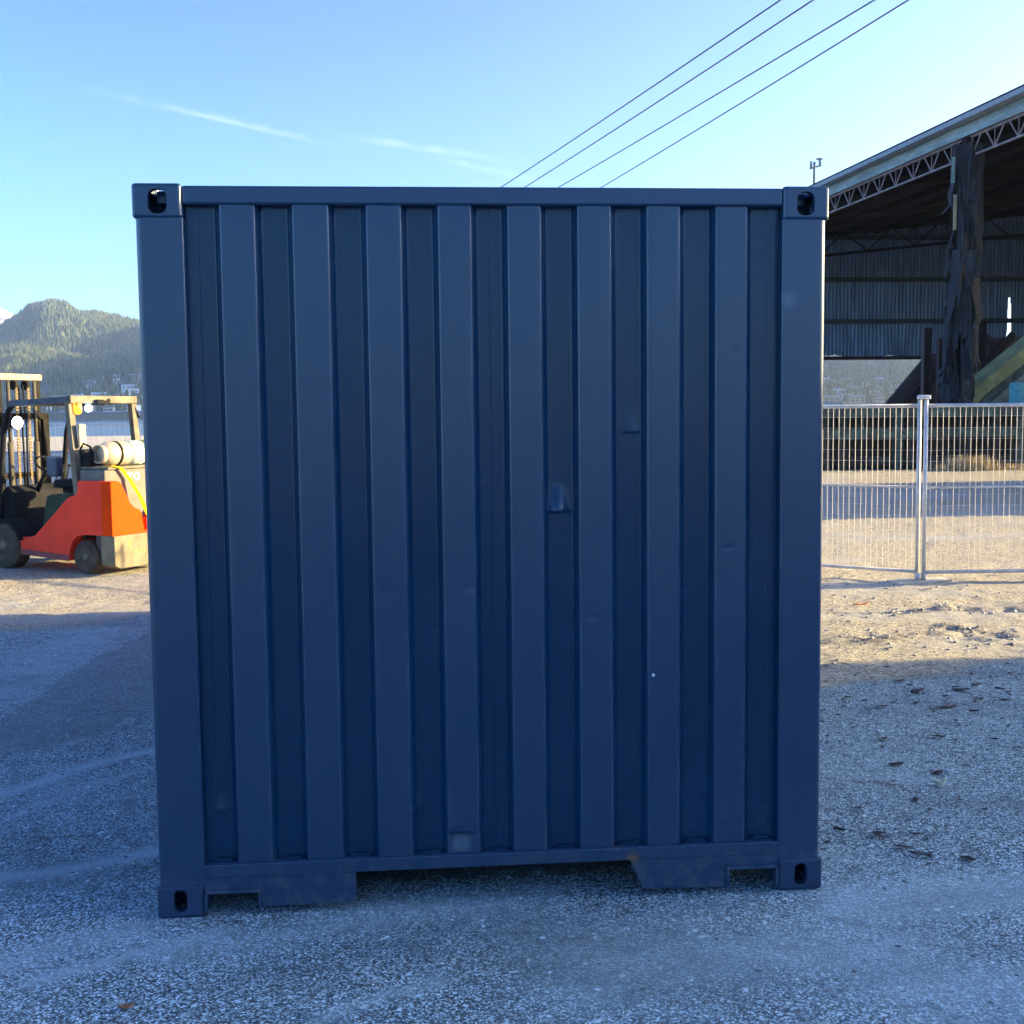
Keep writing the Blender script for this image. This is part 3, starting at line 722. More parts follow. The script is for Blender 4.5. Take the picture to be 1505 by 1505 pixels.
# column wrapped in torn sheet metal
Yc = 31.0
for _ in range(40):
    d = np.array([eave(Yc), Yc, 5.0])-CAM; c = RM@d; Yc += (c[0]/c[2]*FPX+CX-1419)/40.
xc = eave(Yc)
q = MB().box(xc-.16, xc+.16, Yc-.16, Yc+.16, -.2, EZ-.06); col_ = shp('column', q, RAFT)
nth, nz = 72, 150
VV = []
for k in range(nz):
    z = 1.0+(EZ-.3-1.0)*k/(nz-1)
    for j in range(nth):
        a = 2*math.pi*j/nth
        ca, sa = math.cos(a), math.sin(a)
        rr = .34/max(abs(ca), abs(sa))*.5+.19
        low = 1-min(1, max(0, (z-3.2)/3.5))
        n = mnoise.fractal(Vector((ca*1.9+2, sa*1.9, z*.42)), 1, 2, 4); n2 = mnoise.noise(Vector((ca*4.5, sa*4.5, z*.25+5)))
        rr += .13*n2+ n*(.10+.34*low); rr += (.09+.08*low)*(abs((j*5/nth+z*.11+n) % 1-.5)-.25)*2
        sh_ = -.30*low*(1-low)*2-.16*low
        VV.append((xc+sh_+rr*ca-eave(28), Yc+rr*sa-28, z))
FF = [(k*nth+j, k*nth+(j+1) % nth, (k+1)*nth+(j+1) % nth, (k+1)*nth+j) for k in range(nz-1) for j in range(nth) if not (k < 60 and mnoise.noise(Vector((j*.22, k*.06, 3))) > .38)]
for k in range(26):
    zt_ = random.uniform(3.2, 9.6); ln_ = random.uniform(1.0, 2.6); a = random.uniform(2.6, 6.4); rr = random.uniform(.36, .50); wd_ = random.uniform(.10, .24)
    ox_ = -.30*max(0, 1-(zt_-2)/4.5); n0 = len(VV)
    for i in range(6):
        t = i/5; q_ = rr+.30*t*t*random.uniform(.2, 1.1); tw = random.uniform(-.3, .3)*t
        for sgn in (-1, 1): VV.append((xc+ox_*(1+t*.4)+q_*math.cos(a)-sgn*wd_*math.sin(a+tw)*(1-.4*t)-eave(28), Yc+q_*math.sin(a)+sgn*wd_*math.cos(a+tw)*(1-.4*t)-28, zt_-ln_*t))
    FF += [(n0+2*i, n0+2*i+1, n0+2*i+3, n0+2*i+2) for i in range(5)]
mesh_np('torn_cladding', VV, FF, mat('torn dark sheet', (.022, .028, .036), .8, metal=.0, var=.6, scale=2.0, c2=(.012, .013, .016), thr=(.45, .56), stretch=(3, 3, .5)), col_, smooth=False)
q = MB(); p = at(1401, 245, Yc-.5)
q.box(p.x-.04, p.x+.05, Yc-.52, Yc-.47, p.z-.5, p.z+.3); shp('sheet_scrap', q, mat('pale teal scrap', (.16, .26, .25), .8), col_)
q = MB(); p = at(1403, 310, Yc-.5); q.box(p.x-.05, p.x+.05, Yc-.54, Yc-.50, p.z-.6, p.z+.5); shp('sheet_scrap', q, mat('pale yellow scrap', (.25, .24, .15), .8), col_)

# dock of dark timber at the shed's foot
YD = 27.6
OLDT = mat('old dark timber', (.035, .035, .03), .9, var=.5, scale=3, bump=.4, bscale=20, c2=(.075, .07, .055), thr=(.55, .75))
GREEN = mat('mossy green beam', (.06, .10, .08), .8, var=.5, scale=2.5, c2=(.045, .045, .035), thr=(.45, .62))
dk = thing('loading_dock', 'dark timber loading dock with a green rail beam behind the wire fence', 'loading dock', (18, YD, 0))
inv2 = Matrix.Translation(-Vector((18, YD, 0)))
def dkp(name, q, m_, parent=dk):
    bmesh.ops.transform(q.bm, matrix=inv2, verts=q.bm.verts[:]); return q.build(name, m_, parent)
x0, x1 = 8.5, 30
zt = at(1300, 598, YD).z
dkp('deck', MB().box(x0, x1, YD-.1, YD+3.5, zt-.16, zt), OLDT)
q = MB()
for k in range(70): 
    xx = x0+k*.31; q.box(xx, xx+.27, YD+.55+random.uniform(-.04, .04), YD+.68, -.1, zt-.17)
dkp('back_boards', q, OLDT)
zb = at(1300, 637, YD).z
dkp('rail_beam', MB().box(x0, x1, YD-.25, YD-.02, zb-.13, zb+.13), GREEN)
dkp('fascia_beam', MB().box(x0, x1, YD-.17, YD-.102, zt-.30, zt-.02), GREEN)
dkp('lower_beam', MB().box(x0, x1, YD+.1, YD+.5, .12, .38), OLDT)
for px_ in (1215, 1238, 1321, 1338, 1425, 1462, 1500, 1560):
    p = at(px_, 660, YD); w = random.uniform(.06, .13)
    dkp('post', MB().box(p.x-w, p.x+w, YD-.02, YD+.22, -.1, zt-.17), GREEN if px_ in (1321, 1500) else OLDT)
# rusty conveyor gallery rising to the right
YC = 35.0
def P2(zx, zy, Y=YC): return at(1180+zx/4.63, 440+zy/4.63, Y)
cv = thing('conveyor', 'rusty brown inclined conveyor gallery rising beside the shed column', 'conveyor', tuple(P2(640, 700)))
inv3 = Matrix.Translation(-P2(640, 700))
def plate(name, pts, y0, y1, m_, root, iv):
    q = MB().prism([(p.x, p.z) for p in pts], 'y', y0, y1); bmesh.ops.transform(q.bm, matrix=iv, verts=q.bm.verts[:]); return q.build(name, m_, root)
BROWN = mat('conveyor brown', (.085, .052, .050), .9, var=.25, scale=1.5, c2=(.07, .045, .04), thr=(.55, .7))
plate('side_panel', [P2(560, 716), P2(830, 395), P2(1090, 300), P2(1290, 262), P2(1900, 235), P2(1900, 420), P2(1200, 560), P2(860, 716)], YC, YC+.15, BROWN, cv, inv3)
plate('back_panel', [P2(830, 716), P2(1080, 540), P2(1900, 400), P2(1900, 716)], YC+1.2, YC+1.4, mat('dark void steel', (.02, .02, .025), .9), cv, inv3)
q = MB()
for a, b_ in (((690, 705), (955, 430)), ((955, 430), (1170, 330)), ((1060, 640), (1420, 235)), ((880, 540), (1220, 520)), ((1240, 250), (1400, 450))):
    q.bar(P2(*a)+Vector((0, -.12, 0)), P2(*b_)+Vector((0, -.12, 0)), .16 if a != (1240, 250) else .05, .2)
bmesh.ops.transform(q.bm, matrix=inv3, verts=q.bm.verts[:]); q.build('bracing', RUST, cv)
pst = []
for zx0, zx1, zy0, lab in ((818, 872, 190, 'rusty steel post left of the wrapped shed column'), (918, 948, 262, 'thin rusty post nearest the wrapped shed column'), (1185, 1243, 130, 'rusty steel post right of the wrapped shed column')):
    a, b_ = P2(zx0, zy0, 34), P2(zx1, zy0, 34); zb_ = -.1
    t = thing('steel_post', lab, 'post', ((a.x+b_.x)/2, 34, 0), group='steel posts by the conveyor'); w = b_.x-a.x
    MB().box(-w/2, -w/2+.03 if w > .3 else -w/2+.02, -.11, .11, zb_, a.z).build('flange', BROWN, t)
    MB().box(w/2-.03, w/2, -.11, .11, zb_, a.z-.02).build('flange', RUST, t)
    MB().box(-w/2+.03, w/2-.03, -.02, .03, zb_, a.z-.01).build('web', RUST, t)
# mossy ramp
YM = 31.5
mr = thing('mossy_ramp', 'moss covered yellow green sloping ramp at the dock edge', 'ramp', tuple(P2(1070, 712, YM)))
inv4 = Matrix.Translation(-P2(1070, 712, YM))
MOSS = mat('mossy slab', (.28, .26, .11), .95, var=.3, scale=2, c2=(.20, .19, .085), thr=(.5, .7), bump=.4, bscale=12)
plate('slab', [P2(1070, 660, YM), P2(1560, 268, YM), P2(1800, 80, YM), P2(1800, 180, YM), P2(1560, 375, YM), P2(1505, 415, YM), P2(1195, 665, YM), P2(1140, 730, YM), P2(1070, 730, YM)], YM-.3, YM+.9, MOSS, mr, inv4)
plate('side_wall', [P2(1150, 730, YM), P2(1510, 420, YM), P2(1800, 190, YM), P2(1800, 900, YM), P2(1150, 900, YM)], YM-.1, YM+.8, mat('stained concrete', (.14, .14, .10), .9, var=.3, scale=2, c2=(.06, .06, .045), thr=(.5, .65)), mr, inv4)
plate('stringer', [P2(1230, 725, YM), P2(1560, 440, YM), P2(1560, 505, YM), P2(1300, 725, YM)], YM-.22, YM-.11, mat('grey olive concrete', (.20, .20, .14), .9, var=.25), mr, inv4)
# teal cabinet at the frame's edge
tb = thing('metal_cabinet', 'teal metal cabinet on the dock by the mossy ramp', 'cabinet', tuple(at(1503, 606, YD+.9)))
zc = at(1503, 572, YD+.9).z-at(1503, 606, YD+.9).z
tb.location.z = zt
MB().box(-.17, .5, 0, .5, 0, zc, bev=.01).build('body', mat('teal paint', (.06, .28, .30), .5, c2=(.1, .2, .19), thr=(.6, .75)), tb)
MB().box(-.15, .48, -.02, -.001, .04, zc-.04).build('door', MATS['teal paint'], tb)
# pale planks lying beyond the dock at the wall gap
pl = at(1222, 589, YD+1.6)
tag(MB().box(pl.x-1.0, pl.x+.32, YD+1.4, YD+1.9, zt, zt+.17, bev=.02).build('plank', mat('pale plank', (.55, .48, .40), .8)), 'pale timber block lying on the dock deck beside the container', 'timber')

# dry grass at the dock's foot
q = []; F = []
GRX = [gnd(x, 690).x for x in (1392, 1440, 1505)]
for k in range(1500):
    u = random.random()
    px_ = random.gauss(1418, 14) if u < .55 else random.uniform(1360, 1520)
    Y = YD-.6+random.uniform(-.7, .3); p = gnd(px_, 690)
    x = p.x+random.uniform(-.2, .2); h = random.uniform(.12, .5)*(1 if u < .55 else .5); a = random.random()*6.28; l = random.uniform(.05, .3)
    i = len(q); wx, wy = .012*math.sin(a), .012*math.cos(a)
    q += [(x-wx, Y-wy, -.02), (x+wx, Y+wy, -.02), (x+wx*.6+l*.4*math.cos(a), Y+wy*.6+l*.4*math.sin(a), h*.65), (x-wx*.6+l*.4*math.cos(a), Y-wy*.6+l*.4*math.sin(a), h*.65), (x+l*math.cos(a), Y+l*math.sin(a), h)]
    F += [(i, i+1, i+2, i+3), (i+3, i+2, i+4)]
tag(mesh_np('dry_grass', q, F, mat('dry straw', (.42, .33, .17), .8), smooth=False), kind='stuff')

# ------------------------------------------------------------------ wire fence panels on the right
GALV = mat('galvanised steel', (.66, .63, .58), .5, metal=.15, var=.15, scale=9, c2=(.42, .36, .30), thr=(.66, .8))
def fence_panel(label, w=3.0, h=1.72, zb=.10, ltop=0):
    r = thing('wire_fence', label, 'fence', group='temporary wire fence panels')
    q = MB(); tr_ = .021
    for x in (0, w): q.tube([(x, 0, -.0+.02), (x, 0, h+zb+.06)], tr_, 10)
    for z in (zb, .98, zb+h): q.tube([(.0, 0, z), (w, 0, z)], .019 if z != .98 else .012, 10)
    q.build('frame', GALV, r)
    q = MB(); n = int(w/.058)
    for k in range(1, n):
        x = k*w/n; bow = random.uniform(-.004, .004)
        q.tube([(x+random.uniform(-.002, .002), .004, zb), (x+bow, .004+random.uniform(-.003, .003), zb+h*random.uniform(.4, .6)), (x+bow, .004, zb+h*.8), (x, .004, zb+h)], .0028, 5, cap=False)
    for k in range(1, 15): q.tube([(0, -.002, zb+h*k/15), (w*.5, -.002+random.uniform(-.004, .004), zb+h*k/15), (w, -.002, zb+h*k/15)], .0016, 4, cap=False)
    q.build('wire_mesh', GALV, r); return r
pR = gnd(1355.6, 855); pL = gnd(1347.6, 854)
fr = fence_panel('wire fence panel running right from the clamped post to the frame edge'); fr.location = (pR.x+.01, pR.y, 0)
dirR = Vector((gnd(1505, 853).x-pR.x, gnd(1505, 853).y-pR.y)); fr.rotation_euler.z = math.atan2(dirR.y, dirR.x)
fl_ = fence_panel('wire fence panel angled back behind the container from the clamped post'); fl_.location = (pL.x, pL.y+.005, 0)
d2 = gnd(1210, 842)-gnd(1345, 851); fl_.rotation_euler.z = math.atan2(d2.y, d2.x)
fb = thing('fence_stand', 'flat pale steel plate under the clamped fence posts', 'fence foot', ((pL.x+pR.x)/2, pR.y, 0), R_(12), )
MB().box(-.34, .30, -.11, .11, .004, .022, bev=.004).build('plate', mat('painted foot plate', (.5, .47, .36), .6), fb)
MB().lathe([(.028, 0), (.028, .07)], (-.035, 0, .0215), n=12).build('socket', GALV, fb); MB().lathe([(.028, 0), (.028, .07)], (.035, 0, .0215), n=12).build('socket', GALV, fb)
cl = thing('fence_clamp', 'pale clamp joining the tops of the two fence panels', 'clamp', ((pL.x+pR.x)/2, pR.y, 1.885))
MB().box(-.062, .062, -.032, .032, 0, .042, bev=.007).build('saddle', mat('clamp zinc', (.68, .66, .62), .45, metal=.3), cl)
MB().tube([(0, -.05, .025), (0, .05, .025)], .012, 8).build('bolt', GALV, cl)

# ------------------------------------------------------------------ power lines and the lamp pole
POW = mat('wire insulation', (.05, .055, .06), .6)
for (far, near, Df, lab) in (((740, 273), (1147, 0), 60, 'thin power line, uppermost of the four over the container'), ((775, 273), (1195, 0), 60, 'thin power line second from the top above the container'),
                             ((825, 273), (1285, 0), 62, 'thin power line third from the top above the container'), ((888, 273), (1335, 0), 62, 'thin power line, lowest of the four above the container')):
    dF = ray(*far); zF = CAM[2]+dF[2]*Df; dN = ray(*near); tN = (zF-CAM[2])/dN[2]
    A, B = Vector(CAM+dF*Df), Vector(CAM+dN*tN); d = B-A
    pts = [A+d*t+Vector((0, 0, .15*((t-.0)*(t-1.0)))) for t in np.linspace(-3.2, 2.4, 42)]
    tag(MB().tube(pts, .026, 6).build('power_line', POW), lab, 'power line', 'power lines crossing the sky')
YP = 90.
pt = at(1197, 240, YP)
up = thing('lamp_pole', 'slim grey pole with small lamps above the container corner', 'pole', (pt.x, YP, -.6))
GP = mat('pole grey', (.12, .14, .15), .6)
MB().tube([(0, 0, 0), (0, 0, pt.z+.7)], [.20, .11], 8).build('shaft', GP, up)
a, b_ = at(1190, 248, YP), at(1207, 243, YP)
MB().bar((a.x-pt.x, 0, a.z+.6), (b_.x-pt.x, 0, b_.z+.6), .12, .14).build('crossarm', GP, up)
for px_, py_, hh in ((1192, 247, .5), (1205, 243, .55)):
    p = at(px_, py_, YP); MB().box(p.x-pt.x-.06, p.x-pt.x+.06, -.12, .12, p.z+.66, p.z+.66+hh).build('lamp', GP, up)
p = at(1204, 234, YP); MB().box(p.x-pt.x-.25, p.x-pt.x+.25, -.1, .1, p.z+.55, p.z+.67).build('lamp', GP, up)

# ------------------------------------------------------------------ forklift
HEAD = R_(148)
fo = thing('forklift', 'orange red gas forklift facing away to the left, glint shown as a glowing lamp lens', 'forklift', (-3.59, 9.28, 0), HEAD)
REDF = mat('faded red paint', (.88, .072, .036), .85, spec=.12, var=.08, scale=5, c2=(.55, .05, .025), thr=(.68, .8))
ORNG = mat('orange counterweight paint', (.82, .060, .003), .9, var=.1, scale=4, c2=(.55, .07, .01), thr=(.66, .8), spec=.12)
GREYW = mat('scraped grey paint', (.20, .17, .11), .9, var=.2, scale=6, c2=(.50, .24, .04), thr=(.68, .73), spec=.15)
HOOD = mat('hood grey', (.17, .165, .135), .85, var=.15, scale=6, spec=.15)
BLK = mat('black plastic', (.016, .016, .017), .8, var=.3, spec=.15)
RUB = mat('dusty rubber', (.095, .073, .052), .95, var=.35, scale=9, spec=.1)
RIM = mat('dusty rim', (.19, .15, .105), .9, var=.3, scale=12, spec=.1)
GUARD = mat('guard grey', (.19, .165, .115), .85, var=.25, spec=.12)
MASTM = mat('mast black', (.020, .018, .015), .85, var=.3, scale=8, c2=(.10, .07, .035), thr=(.58, .75), spec=.12)
CHAIN = mat('chain steel', (.22, .15, .07), .8, metal=.2, var=.5, scale=40, spec=.2)
w = .53
body = [(.0, .46), (.30, .46), (.42, .435), (.505, .36), (.54, .27), (.55, .15), (1.02, .17), (1.50, .20), (1.50, .385), (1.17, .40), (1.10, .42), (.56, .855), (.505, .885), (.40, .915), (.375, .94), (.36, 1.075), (.0, 1.08)]
MB().prism(body, 'y', -w, w).build('body', REDF, fo, bev=.012)
MB().prism([(.552, .145), (1.50, .195), (1.50, .255), (.552, .215)], 'y', w+.001, w+.006).build('lower_trim', mat('dirty red trim', (.22, .05, .04), .7), fo)
for sy in (-1, 1): MB().prism([(.025, .12), (.10, .12), (.16, .32), (.16, .4595), (.025, .4595)], 'y', sy*w*.90, sy*w*.55).build('skirt', mat('skirt dark', (.06, .055, .05), .7), fo)
# counterweight: two horns and a dip between
yl = [(-w, .46), (w, .46), (w, 1.075), (.43, 1.075), (.385, 1.05), (.34, .97), (.27, .83), (.20, .76), (.12, .73), (.06, .62), (-.06, .62), (-.12, .73), (-.20, .76), (-.27, .83), (-.34, .97), (-.385, 1.05), (-.43, 1.075), (-w, 1.075)]
cw = MB().prism(yl, 'x', -.16, -.002).build('counterweight', ORNG, fo, bev=.02)
MB().prism([(-w-.005, .13), (-w+.08, .09), (w-.08, .09), (w+.005, .13), (w+.005, .4585), (-w-.005, .4585)], 'x', -.19, .02).build('bumper', GREYW, fo, bev=.015)
q = MB()
for k, (yy, zz, hh, ww) in enumerate(((.30, .34, .10, .016), (.33, .36, .07, .012), (.22, .26, .03, .05), (.15, .27, .05, .012), (.10, .26, .04, .03), (.03, .27, .045, .02), (-.03, .28, .05, .02))): q.box(-.1925, -.1915, yy-ww/2, yy+ww/2, zz-hh/2, zz+hh/2)
q.build('paint_scuffs', mat('orange scuff', (.75, .32, .05), .6), fo)
hd = MB().box(-.035, .36, -.5, .5, .60, 1.20, bev=.02).build('hood', HOOD, fo)
fc = bpy.data.curves.new('lettering', 'FONT'); fc.body = 'TO'; fc.size = .125; fc.extrude = .001; fc.offset = .003; fc.space_character = 1.25
lt = bpy.data.objects.new('lettering', fc); COL.objects.link(lt)
dg = bpy.context.evaluated_depsgraph_get(); me = bpy.data.meshes.new_from_object(lt.evaluated_get(dg)); bpy.data.objects.remove(lt)
me.materials.append(mat('white lettering', (.8, .8, .75), .9, spec=.1)); lt = bpy.data.objects.new('lettering', me); COL.objects.link(lt); lt.parent = hd
lt.matrix_local = Matrix(((0, 0, -1, -.038), (-1, 0, 0, .17), (0, 1, 0, 1.065), (0, 0, 0, 1)))
MB().box(-.06, .37, -.47, .47, 1.203, 1.232, bev=.006).build('tank_bracket', GUARD, fo)
tk = MB().lathe([(.001, -.40), (.06, -.398), (.105, -.375), (.135, -.31), (.14, -.25), (.14, .25), (.135, .31), (.105, .375), (.06, .398), (.001, .40)], (.13, 0, 1.375), 'y', 32).build('gas_tank', mat('tank aluminium', (.52, .42, .29), .42, metal=.2, var=.12, scale=7), fo)
MB().lathe([(.095, .35), (.105, .35), (.105, .44), (.095, .44), (.088, .41), (.088, .36)], (.13, 0, 1.375), 'y', 28).build('collar', MATS['tank aluminium'], tk)
for yy in (.20, -.20): MB().lathe([(.1405, yy-.018), (.146, yy-.018), (.146, yy+.018), (.1405, yy+.018)], (.13, 0, 1.375), 'y', 28).build('tank_strap', MASTM, tk)
MB().lathe([(.1402, -.18), (.1425, -.18), (.1425, .04), (.1402, .04)], (.13, 0, 1.375), 'y', 28).build('tank_label', mat('tank label green', (.12, .42, .16), .5, c2=(.7, .7, .62), thr=(.45, .5), scale=7), tk)
q = MB(); prev = None
SPT = [(.02, .44, 1.238), (-.07, .40, 1.24), (-.085, .30, 1.215), (-.09, .20, 1.10), (-.165, .10, .86), (-.20, .03, .66), (-.205, .0, .50)]
for a, b_ in zip(SPT, SPT[1:]):
    ww = .026
    q.poly([(a[0], a[1]-ww, a[2]), (a[0], a[1]+ww, a[2]), (b_[0], b_[1]+ww, b_[2]), (b_[0], b_[1]-ww, b_[2])])
o = q.build('strap', mat('yellow webbing', (.80, .52, .005), .9, var=.1, spec=.1), fo); md = o.modifiers.new('s', 'SOLIDIFY'); md.thickness = .006
q = MB().box(.22, .34, .38, .47, 1.235, 1.33, bev=.01); q.lathe([(.035, 0), (.035, .1), (.015, .12), (.015, .16)], (.2, .47, 1.30), n=12); q.tube([(.2, .47, 1.46), (.28, .50, 1.50), (.36, .48, 1.42), (.36, .45, 1.25)], .013, 8)
q.build('gas_regulator', BLK, fo)
# seat deck, seat
MB().prism([(.38, .40), (1.12, .40), (1.06, .62), (1.0, .87), (.92, .90), (.38, .93)], 'y', -.43, .43).build('seat_deck', mat('deck green black', (.04, .06, .04), .9, spec=.1), fo, bev=.015)
st = MB().box(.66, 1.12, -.24, .24, .96, 1.06, bev=.035, seg=3).build('seat', BLK, fo)
MB().box(.60, .70, -.22, .22, 1.02, 1.42, bev=.04, seg=3, mtx=None).build('seat_back', BLK, fo)
MB().box(.70, 1.02, -.18, .18, .90, .965).build('seat_mount', MASTM, fo)
MB().box(.92, 1.10, .24, .34, 1.10, 1.34, bev=.02).build('armrest', mat('dark blue plastic', (.03, .05, .09), .5), fo)
# front floor, cowl, steering
MB().prism([(1.17, .39), (1.17, .20), (1.80, .20), (1.80, .55), (1.60, .62), (1.52, .42)], 'y', -.50, .50).build('floor_plate', mat('floor black', (.022, .023, .026), .9, spec=.1), fo, bev=.01)
MB().prism([(1.58, .45), (1.80, .45), (1.80, .92), (1.70, .98), (1.60, .90)], 'y', -.40, .40).build('cowl', BLK, fo, bev=.02)
q = MB().tube([(1.62, .05, .90), (1.40, .05, 1.20)], .03, 8).build('steering_column', BLK, fo)
q = MB(); c = Vector((1.385, .05, 1.22)); ax = Vector((-.59, 0, .80)).normalized(); e1 = Vector((0, 1, 0)); e2 = ax.cross(e1)
q.tube([c+(e1*math.cos(t)+e2*math.sin(t))*.17 for t in np.linspace(0, 2*math.pi, 33)], .013, 8, cap=False)
for t in (.5, 2.6, 4.7): q.tube([c, c+(e1*math.cos(t)+e2*math.sin(t))*.165], .011, 6)
q.build('steering_wheel', BLK, fo)
for yy in (-.2, -.28, -.36): q = MB().tube([(1.62, yy, .92), (1.52, yy, 1.18)], .008, 6); q.lathe([(.001, 0), (.02, .01), (.02, .035), (.001, .045)], (1.52, yy, 1.17), n=10); q.build('lever', BLK, fo)
# wheels
def wheel(x, y, r, wd):
    s = 1 if y > 0 else -1
    t = MB().lathe([(r*.62, -wd/2), (r*.93, -wd/2), (r, -wd/2+.025), (r, wd/2-.025), (r*.93, wd/2), (r*.62, wd/2)], (0, 0, 0), 'y', 36).build('wheel', RUB, fo)
    t.location = (x, y, r)
    rm = MB().lathe([(.02, s*(wd/2+.005)), (r*.2, s*(wd/2+.005)), (r*.24, s*(wd/2-.03)), (r*.50, s*(wd/2-.035)), (r*.62, s*(wd/2-.004)), (r*.62, -s*wd/2)], (0, 0, 0), 'y', 30).build('rim', RIM, t)
    q = MB()
    for k in range(6): a = k*math.pi/3; q.lathe([(.012, -.01), (.012, .012)], (math.cos(a)*r*.36, s*(wd/2-.028), math.sin(a)*r*.36), 'y', 6)
    q.build('wheel_nuts', MASTM, t)
for s in (-1, 1): wheel(.30, s*.44, .198, .15); wheel(1.63, s*.46, .275, .20)
for s in (-1, 1):
    pts = [(1.63+math.cos(a)*.33, .275+math.sin(a)*.33) for a in np.linspace(R_(15), R_(165), 14)]; pts2 = [(1.63+math.cos(a)*.30, .275+math.sin(a)*.30) for a in np.linspace(R_(165), R_(15), 14)]
    MB().prism(pts+pts2, 'y', s*.36, s*.585).build('fender', BLK, fo)
MB().tube([(.30, -.40, .198), (.30, .40, .198)], .05, 10).build('rear_axle', MASTM, fo)
# overhead guard
for s in (-1, 1):
    MB().bar((.42, s*.47, .90), (.52, s*.47, 1.98), .075, .07, up=(1, 0, 0)).build('guard_post', GUARD, fo)
    MB().tube([(1.47, s*.46, 1.95), (1.56, s*.46, 1.88), (1.66, s*.46, 1.6), (1.76, s*.46, .9), (1.78, s*.46, .50)], .032, 8).build('guard_post', BLK, fo)
    MB().bar((.48, s*.47, 2.0), (1.50, s*.47, 1.965), .06, .07).build('guard_rail', mat('rail grey blue', (.10, .115, .13), .85, spec=.15), fo)
MB().box(.455, .535, -.50, .50, 1.955, 2.045, bev=.012).build('guard_crossbar', GUARD, fo)
MB().box(1.44, 1.50, -.49, .49, 1.935, 1.995, bev=.01).build('guard_crossbar', GUARD, fo)
for k in range(6):
    x = .62+k*.145; MB().bar((x, -.44, 1.995-.034*(x-.5)), (x, .44, 1.995-.034*(x-.5)), .03, .035).build('guard_slat', BLK, fo)
q = MB().box(.40, .47, .06, .16, 1.95, 2.0, bev=.006); q.lathe([(.03, 0), (.03, .06)], (.452, -.05, 1.985), 'x', 14); q.box(.41, .455, -.0, .05, 1.94, 1.99)
q.build('guard_lamp', BLK, fo)
be = MB().lathe([(.048, 0), (.052, -.03), (.052, -.10), (.03, -.125), (.001, -.13)], (.47, .40, 1.955), n=18).build('beacon', mat('amber lens', (.9, .22, .02), .25, emit=((1, .25, .02), .7)), fo)
MB().box(.43, .51, .36, .44, 1.930, 1.954).build('beacon_base', BLK, be)
MB().lathe([(.001, -.03), (.04, -.03), (.045, 0), (.001, .01)], (.46, .255, 1.90), 'x', 16).build('blue_lamp', mat('blue lamp lens', (.3, .5, 1), .2, emit=((.35, .6, 1), 6)), fo)
q = MB().box(.47, .52, -.53, -.43, 1.35, 1.80, bev=.03); q.tube([(.5, -.47, 1.95), (.45, -.52, 1.78)], .012, 6); q.build('rear_view_mirror', BLK, fo)
MB().box(.38, .42, .36, .46, 1.45, 1.72, bev=.015).build('document_pouch', mat('pale pouch', (.5, .42, .26), .9, spec=.1), fo)
MB().box(.515, .545, .455, .49, 1.42, 1.60).build('belt_tag', mat('red tag', (.6, .05, .04), .6), fo)
# work lamp; its glowing lens stands in for a sun glint
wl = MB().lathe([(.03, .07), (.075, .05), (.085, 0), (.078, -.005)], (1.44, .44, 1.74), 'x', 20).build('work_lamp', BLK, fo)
MB().lathe([(.076, -.004), (.06, -.016), (.001, -.02)], (1.44, .44, 1.74), 'x', 20).build('lens', mat('lamp lens glint glow', (1, .95, .8), .2, emit=((1, .80, .42), 14)), wl)
# mast
q = MB()
for s in (-1, 1):
    q.box(1.90, 2.02, s*.36-.045, s*.36+.045, .06, 1.85); q.box(1.93, 1.98, s*.28-.035, s*.28+.035, .10, 2.26)
q.box(1.90, 2.0, -.40, .40, 1.78, 1.86); q.box(1.90, 2.0, -.40, .40, .30, .42); q.box(1.90, 2.0, -.40, .40, 1.05, 1.12)
ms = q.build('mast', MASTM, fo, bev=.004)
MB().box(1.91, 2.0, -.33, .33, 2.262, 2.34, bev=.008).build('crosshead', mat('crosshead pale', (.38, .31, .19), .8, spec=.15), ms)
for s in (-1, 1):
    q = MB().tube([(1.89, s*.19, .15), (1.89, s*.19, 1.5)], .035, 12); q.tube([(1.89, s*.19, 1.5), (1.89, s*.19, 2.25)], .022, 12); q.build('lift_cylinder', mat('cylinder grey', (.10, .085, .06), .7, spec=.2), ms)
    q = MB()
    for k in range(44): q.box(1.868, 1.882, s*.085-.018, s*.085+.018, .62+k*.036, .62+k*.036+.027)
    q.build('chain', CHAIN, ms)
    MB().tube([(1.90, s*.03, 2.2), (1.86, s*.03, 1.7), (1.86, s*.02, 1.0), (1.90, s*.05, .5)], .012, 8).build('hose', BLK, ms)
    MB().lathe([(.04, -.02), (.06, -.02), (.06, .02), (.04, .02)], (1.92, s*.085, 2.20), 'y', 16).build('pulley', MASTM, ms)
MB().tube([(1.62, .30, .62), (1.90, .30, .80)], .03, 8).build('tilt_cylinder', MASTM, fo); MB().tube([(1.62, -.30, .62), (1.90, -.30, .80)], .03, 8).build('tilt_cylinder', MASTM, fo)
q = MB().box(2.06, 2.10, -.50, .50, .12, .22); q.box(2.06, 2.10, -.50, .50, .46, .56); q.box(2.06, 2.10, -.40, -.34, .22, .46); q.box(2.06, 2.10, .34, .40, .22, .46)
for k in range(7): q.box(2.065, 2.09, -.48+k*.155, -.45+k*.155, .56, 1.05)
q.box(2.065, 2.09, -.50, .50, 1.051, 1.09); q.build('carriage', MASTM, fo)
for s in (-1, 1):
    q = MB().box(2.105, 2.15, s*.28-.05, s*.28+.05, .05, .56); q.box(2.15, 3.05, s*.28-.05, s*.28+.05, .05, .085); q.build('fork', MASTM, fo)

